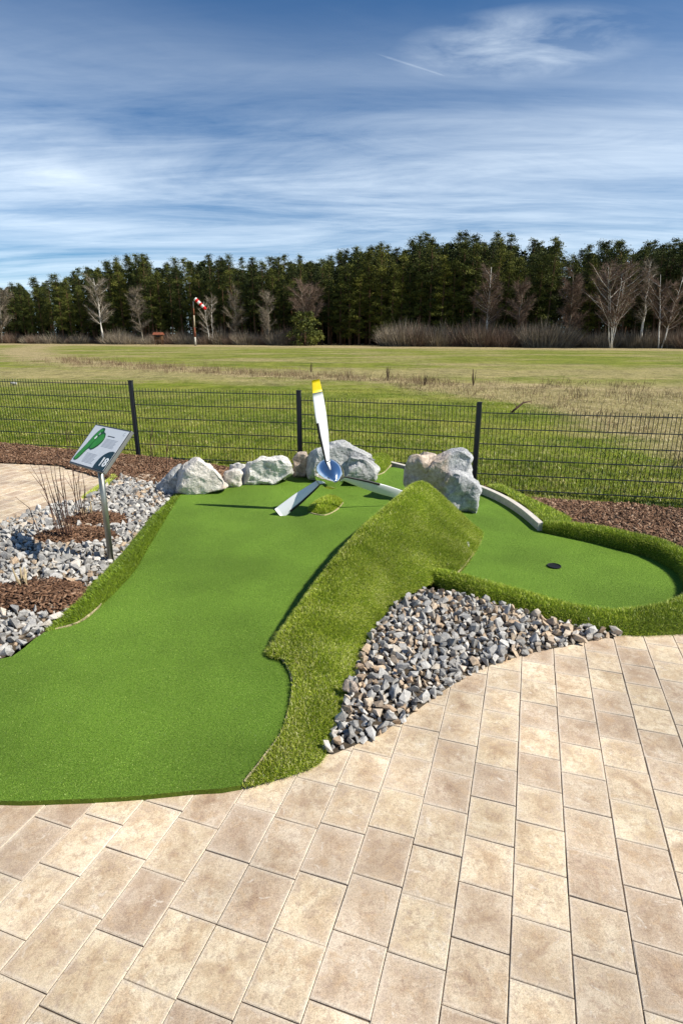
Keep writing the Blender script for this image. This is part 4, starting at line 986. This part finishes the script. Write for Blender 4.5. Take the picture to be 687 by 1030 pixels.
def bare_tree(H, seed, stems=1, spread=.35, twigs=1500, wid=.028, crown_lo=.3):
    rs = random.Random(seed); tr = MB(); tips = []
    for s in range(stems):
        b0 = Vector((rs.uniform(-.3, .3), rs.uniform(-.3, .3), 0)) * (stems > 1); top = Vector((rs.uniform(-1, 1) * spread * H * (.42 if stems > 1 else .12), rs.uniform(-.6, .6) * spread * H * .3, H * rs.uniform(.86, 1)))
        P_ = [b0 + (top - b0) * q + Vector((rs.uniform(-.15, .15), rs.uniform(-.15, .15), 0)) * (0 < q < 1) for q in np.linspace(0, 1, 8)]
        r0 = .16 / math.sqrt(stems) * 1.1; tr.tube(P_, [r0 * (1 - .88 * q) for q in np.linspace(0, 1, 8)], 6)
        nb = 26 // stems + 6
        for k in range(nb):
            q = rs.uniform(crown_lo, .96); i = min(6, int(q * 7)); p = P_[i].lerp(P_[i+1], q * 7 - i); a = rs.uniform(0, 6.28)
            L = H * spread * rs.uniform(.35, .8) * (1.1 - .75 * abs(q - .45)); d = Vector((math.cos(a), math.sin(a), rs.uniform(.5, 1.3))).normalized()
            e = p + d * L; m_ = p + d * L * .5 + Vector((0, 0, -.05 * L)); tr.tube([p, m_, e], [.045, .03, .012], 4, cap=False)
            tips += [(p.lerp(e, rs.random()), d) for _ in range(twigs // (nb * stems))]
    B = np.array([tuple(p) for p, d in tips]); D = np.array([tuple(d) for p, d in tips]); n = len(B)
    D = D + RNG.normal(0, .55, (n, 3)); D /= np.linalg.norm(D, axis=1)[:, None]; S = np.cross(D, RNG.normal(size=(n, 3))); S /= np.linalg.norm(S, axis=1)[:, None]
    L = (H * .085 * RNG.uniform(.5, 1.4, n))[:, None]
    v = np.stack([B - S * wid / 2, B + S * wid / 2, B + D * L + RNG.normal(0, .08, (n, 3))], 1).reshape(-1, 3)
    return tr.mesh('bare_trunk', True), np_mesh('bare_twigs', v, np.arange(n * 3).reshape(-1, 3), False, RNG.random(n))
def place_bare(name, px, by, ty, dF, mesh, H0, bark, tw, label, cat, group=None, wscale=1.0):
    F_ = float(FD(px)) + dF; base = Y(px, 400, F_); H = Y(px, ty, F_).z - GZ; e = empty(name, (base.x, F_, GZ), random.uniform(0, 6.28)); s = H / H0; e.scale = (s * wscale, s * wscale, s)
    a = link('trunk', mesh[0].copy(), M[bark], e); c = link('twigs', mesh[1].copy(), M[tw], e); return tag(e, label, cat, group)
for sd, (px, ty, dF, stems, spread, tw, lo, bark, twm, lab, name, cat) in enumerate((
    (485, 264, -5, 1, .30, 2600, .25, 'birch_bark', 'twig_red', 'tall birch with one white trunk and russet twigs before the bushy pines', 'birch_tree', 'birch'),
    (516, 276, -4, 1, .30, 2400, .25, 'grey_bark', 'twig_red', 'small russet birch between the two taller bare trees', 'birch_tree', 'birch'),
    (566, 272, -4, 1, .34, 3600, .2, 'grey_bark', 'twig_red', 'dense brown bare tree under the gap in the treeline', 'bare_tree', 'bare tree'),
    (608, 268, -8, 5, .62, 5200, .25, 'birch_bark', 'twig_red', 'big birch with several spreading white stems near the right side', 'birch_tree', 'birch'),
    (636, 256, -3, 1, .18, 900, .3, 'birch_bark', 'twig_grey', 'slim tall white birch right of the spreading one', 'birch_tree', 'birch'),
    (655, 268, -5, 2, .40, 2600, .25, 'birch_bark', 'twig_red', 'rightmost forked birch with white trunk', 'birch_tree', 'birch'),
    (310, 281, -4, 3, .55, 4200, .3, 'grey_bark', 'twig_red', 'round purplish brown bare tree above the young conifer', 'bare_tree', 'bare tree'),
    (112, 278, -4, 2, .38, 1600, .3, 'birch_bark', 'twig_grey', 'pale spreading bare tree in the left wood', 'bare_tree', 'bare tree'),
    (12, 290, -4, 2, .50, 2600, .2, 'grey_bark', 'twig_grey', 'grey bare tree at the left end of the wood', 'bare_tree', 'bare tree'),
    (150, 284, -2, 1, .30, 1800, .2, 'grey_bark', 'twig_grey', 'grey brown bare tree below the tallest spruce', 'bare_tree', 'bare tree'),
    (240, 284, -2, 1, .30, 2200, .2, 'grey_bark', 'twig_grey', 'thin bare tree in front of the pines right of the windsock', 'bare_tree', 'bare tree'),
    (272, 292, -3, 2, .34, 2000, .2, 'grey_bark', 'twig_grey', 'low bare tree left of the purplish round one', 'bare_tree', 'bare tree'),
    (216, 300, -5, 2, .36, 1600, .2, 'birch_bark', 'twig_grey', 'small pale bare tree just right of the windsock pole', 'bare_tree', 'bare tree'),
)):
    mesh = bare_tree(12, sd + 3, stems, spread, int(tw * 1.7), .042 if twm == 'twig_red' else .036, lo)
    place_bare(name, px, 346, ty, dF, mesh, 12, bark, twm, lab, cat, 'bare trees at the wood edge')
def bush_mesh(seed, n=900, squash=1.0):
    rs = np.random.default_rng(seed); a = rs.uniform(0, 6.28, n); r = np.sqrt(rs.random(n)) * 1.3; h = rs.uniform(.3, 1, n) * (1.5 - .5 * r) * 1.2
    B = np.c_[np.cos(a) * r * .75, np.sin(a) * r * .75, np.maximum(0, h - 1.1)]; tip = np.c_[np.cos(a) * r * 1.25, np.sin(a) * r * 1.25, h + .35] + rs.normal(0, .18, (n, 3)); S = rs.normal(size=(n, 3)); S /= np.linalg.norm(S, axis=1)[:, None]
    v = np.stack([B - S * .02, B + S * .02, tip], 1).reshape(-1, 3); return np_mesh('bare_bush', v, np.arange(n * 3).reshape(-1, 3), False, rs.random(n))
BM = [bush_mesh(s) for s in range(3)]
for m_ in BM[:2]: m_.materials.append(M['twig_grey'])
BM[2].materials.append(M['twig_red'])
def bush(px, h, dF, k, label, group, w=1.3):
    F_ = float(FD(px)) + dF; o = bpy.data.objects.new('bare_bush', BM[k]); COL.objects.link(o); o.location = (Y(px, 400, F_).x, F_, GZ); o.rotation_euler.z = random.uniform(0, 6.28); s = h / 2.0
    o.scale = (s * w, s * w, s); return tag(o, label, 'bush', group)
for x in np.arange(398, 560, 8): bush(x + random.uniform(-4, 4), random.uniform(2.8, 6.2), random.uniform(-8, -4), random.choice((0, 1, 0, 1, 2)), 'leafless grey brown bush in the belt before the bushy pines', 'bare bushes before the right wood')
for x in np.arange(560, 700, 11): bush(x + random.uniform(-4, 4), random.uniform(2.6, 4.4), random.uniform(-5, -2), random.choice((0, 1, 2)), 'leafless bush under the birches at the right', 'bare bushes under the birches')
for x in np.arange(200, 300, 9): bush(x + random.uniform(-4, 4), random.uniform(2.6, 5.2), random.uniform(-5, -1), random.choice((0, 1, 2)), 'leafless bush at the wood edge right of the windsock', 'bare bushes by the windsock')
for x in np.arange(0, 190, 9): bush(x + random.uniform(-5, 5), random.uniform(1.8, 4.2), random.uniform(-3, 2), random.choice((0, 1, 2)), 'low leafless bush at the foot of the left pines', 'bare bushes by the left wood')
bush(126, 4.6, -7, 0, 'tan domed bare bush standing left of the hut', None, 1.2); bush(135, 3.0, -8, 1, 'low tan bush at the foot of the domed one', None, 1.5); bush(155, 2.6, -6, 0, 'low tan bush directly left of the hut', None, 1.4)
# young conifer in front
C = []
rs = random.Random(5)
for k in range(60):
    q = rs.random(); a = rs.uniform(0, 6.28); rad = 3.9 * math.sqrt(max(.05, 1 - (q - .25) ** 2 / .6)) * rs.uniform(.5, 1); C.append((math.cos(a) * rad, math.sin(a) * rad, .5 + q * 6.3, rs.uniform(.7, 1.1)))
v, f = quads(C, .24, 60, .6, .55); F_ = float(FD(308)) - 9; yc = empty('young_conifer', (Y(308, 400, F_).x, F_, GZ)); tag(yc, 'broad bushy young conifer growing alone before the wood', 'conifer')
ct = np.repeat(RNG.uniform(.2, .9, 60), 60); o = link('crown', np_mesh('crown', v, f, False, np.clip(ct + RNG.normal(0, .12, len(f)), 0, 1)), M['needle'], yc)
b = MB(); b.tube([(0, 0, 0), (0, 0, 3), (.1, 0, 6)], [.2, .14, .05], 7); b.build('trunk', M['pine_trunk'], yc)

# ------------------------------------------------------------------ windsock and hut
F_ = 128.0; wb = Y(196.8, 347, F_); ws = empty('windsock_mast', (wb.x, F_, GZ)); tag(ws, 'red and white windsock on a weathered striped mast before the wood', 'windsock')
top = Y(194.6, 303, F_) - Vector((wb.x, F_, GZ)); zz = [0, .20, .42, .69, .85, 1.0]; mm = ['mast_pale', 'rust', 'cream', 'rust', 'mast_pale']
for k in range(5):
    b = MB(); p0, p1 = top * zz[k], top * zz[k+1]; b.tube([p0, p1], [.24 - .15 * zz[k], .24 - .15 * zz[k+1]], 10); b.build('mast_section', M[mm[k]], ws, True)
s0 = Y(196.3, 300.5, F_) - Vector((wb.x, F_, GZ)); s1 = Y(207.2, 311, F_) - Vector((wb.x, F_, GZ))
b = MB(); b.tube([top, s0], [.09, .06], 8); b.build('swivel_arm', M['rubber'], ws)
ksec = [0, .10, .28, .46, .62, .80, 1.0]
for k in range(6):
    a, c = s0.lerp(s1, ksec[k]), s0.lerp(s1, ksec[k+1]); ra, rc_ = .40 - .12 * ksec[k], .40 - .12 * ksec[k+1]
    b = MB(); b.tube([a, a.lerp(c, .5), c], [ra, (ra + rc_) / 2 * 1.05, rc_], 16, cap=k in (0, 5)); b.build('sock_band', M['sock_white' if k % 2 == 0 else 'sock_red'], ws, True)
F_ = 140.0; hb = Y(160.5, 345, F_); hu = empty('hunting_stand', (hb.x, F_, GZ)); tag(hu, 'small dark wooden raised stand with reddish roof at the wood edge', 'stand')
for sx in (-1, 1):
    for sy in (-1, 1): b = MB(); b.box((sx * .7, sy * .7, .6), (.14, .14, 1.2)); b.build('leg', M['hut'], hu)
b = MB(); b.box((0, 0, 1.75), (1.7, 1.6, 1.1)); cb = b.build('cabin', M['hut'], hu); b = MB(); b.box((0, -.81, 2.0), (.9, .04, .35)); b.build('window', M['cup'], cb)
b = MB(); b.add([(-1.15, -1.1, 2.35), (1.15, -1.1, 2.35), (1.15, 1.1, 2.35), (-1.15, 1.1, 2.35), (-1.15, 0, 2.9), (1.15, 0, 2.9)], [[0, 1, 5, 4], [2, 3, 4, 5], [0, 4, 3], [1, 2, 5], [0, 3, 2, 1]]); b.build('roof', M['rust'], hu)

# ------------------------------------------------------------------ light and sky
SUN = Vector((.958 * .716, -.287 * .716, .698)).normalized(); EL = math.asin(SUN.z); AZ = math.atan2(SUN.x, SUN.y)
sl = bpy.data.lights.new('sun', 'SUN'); so = bpy.data.objects.new('sun', sl); COL.objects.link(so); sl.energy = 5.0; sl.angle = R(.53); sl.color = (1, .94, .82)
so.rotation_euler = SUN.to_track_quat('Z', 'Y').to_euler()
w = bpy.data.worlds.new('World'); SC.world = w; w.use_nodes = True; nt = w.node_tree; N_, L_ = nt.nodes, nt.links
bg = N_['Background']; bg.inputs[1].default_value = .065
class WT(NT):
    def __init__(s): s.n, s.l = N_, L_
t = WT()
sky = t.node('ShaderNodeTexSky', sky_type='NISHITA', sun_disc=False); sky.sun_elevation = EL; sky.sun_rotation = AZ; sky.air_density = 1.0; sky.dust_density = .4; sky.ozone_density = 3.0
gen = t.coord('Generated'); sx = t.node('ShaderNodeSeparateXYZ'); t.put(sx.inputs[0], gen)
zz_ = t.math('ADD', t.math('MAXIMUM', sx.outputs[2], 0.0), .10)
cv = t.node('ShaderNodeCombineXYZ'); t.put(cv.inputs[0], t.math('DIVIDE', sx.outputs[0], zz_)); t.put(cv.inputs[1], t.math('DIVIDE', sx.outputs[1], zz_))
c1 = t.noise(t.mapping(cv.outputs[0], (.34, 1.0, 1), (0, 0, R(4))), 1.1, 9, .62, .9)
c2 = t.noise(t.mapping(cv.outputs[0], (.18, .9, 1), (0, 0, R(-6)), (3, 1, 0)), .8, 5, .55, .4)
c3 = t.noise(t.mapping(cv.outputs[0], (.7, 2.6, 1), (0, 0, R(12)), (1, 5, 0)), 1.5, 8, .68, 1.2)
el = sx.outputs[2]
cov = t.ramp(el, [(0, .78), (.04, .76), (.10, .84), (.24, .72), (.32, .30), (.42, .05), (.7, .05)])
cl = t.math('ADD', t.math('MULTIPLY', c1, .5), t.math('ADD', t.math('MULTIPLY', c2, .3), t.math('MULTIPLY', c3, .2)))
cl = t.ramp(cl, [(.34, 0.0), (.50, .5), (.66, 1.0)])
cl = t.math('MULTIPLY', cl, cov)
# contrail: a thin streak across the upper sky
D0, D1 = ray(366, 50).normalized(), ray(462, 81).normalized(); nrm = D0.cross(D1).normalized(); al = (D1 - D0).normalized()
def dot(v):
    n = t.node('ShaderNodeVectorMath', operation='DOT_PRODUCT'); t.put(n.inputs[0], gen); n.inputs[1].default_value = tuple(v); return n.outputs['Value']
dd = t.math('ABSOLUTE', dot(nrm)); tr_ = t.math('SUBTRACT', 1.0, t.math('DIVIDE', dd, .0035), clamp=True)
s0_, s1_ = D0.dot(al), D1.dot(al); ll = t.math('DIVIDE', t.math('SUBTRACT', dot(al), s0_), s1_ - s0_)
seg = t.math('MULTIPLY', t.math('MULTIPLY', ll, 4.0, clamp=True), t.math('MULTIPLY', t.math('SUBTRACT', 1.0, ll), 5.0, clamp=True))
cl = t.math('MAXIMUM', cl, t.math('MULTIPLY', t.math('MULTIPLY', tr_, seg), t.math('MULTIPLY', c3, .42)))
DW = ray(520, 45).normalized(); DX = (ray(560, 40) - ray(470, 48)).normalized(); DYv = DW.cross(DX).normalized()
wx = t.math('DIVIDE', t.math('SUBTRACT', dot(DX), DW.dot(DX)), .17); wy = t.math('DIVIDE', t.math('SUBTRACT', dot(DYv), DW.dot(DYv)), .042)
wr = t.math('SUBTRACT', 1.0, t.math('ADD', t.math('MULTIPLY', wx, wx), t.math('MULTIPLY', wy, wy)), clamp=True)
c5 = t.noise(t.mapping(cv.outputs[0], (1.3, 2.6, 1), (0, 0, R(25)), (7, 2, 0)), 2.6, 8, .60, .35)
cl = t.math('ADD', cl, t.math('MULTIPLY', wr, t.ramp(c5, [(.40, 0.0), (.75, .40)])), clamp=True)
deep = t.mix(1.0, sky.outputs[0], (.33, .74, 1.06), 'MULTIPLY')
colr = t.mix(cl, deep, (13.2, 14.6, 15.6))
L_.new(colr, bg.inputs[0])
SC.view_settings.view_transform = 'Standard'; SC.view_settings.look = 'None'; SC.view_settings.gamma = 1; SC.view_settings.exposure = .5
SC.view_settings.use_curve_mapping = False
SC.cycles.max_bounces = 6
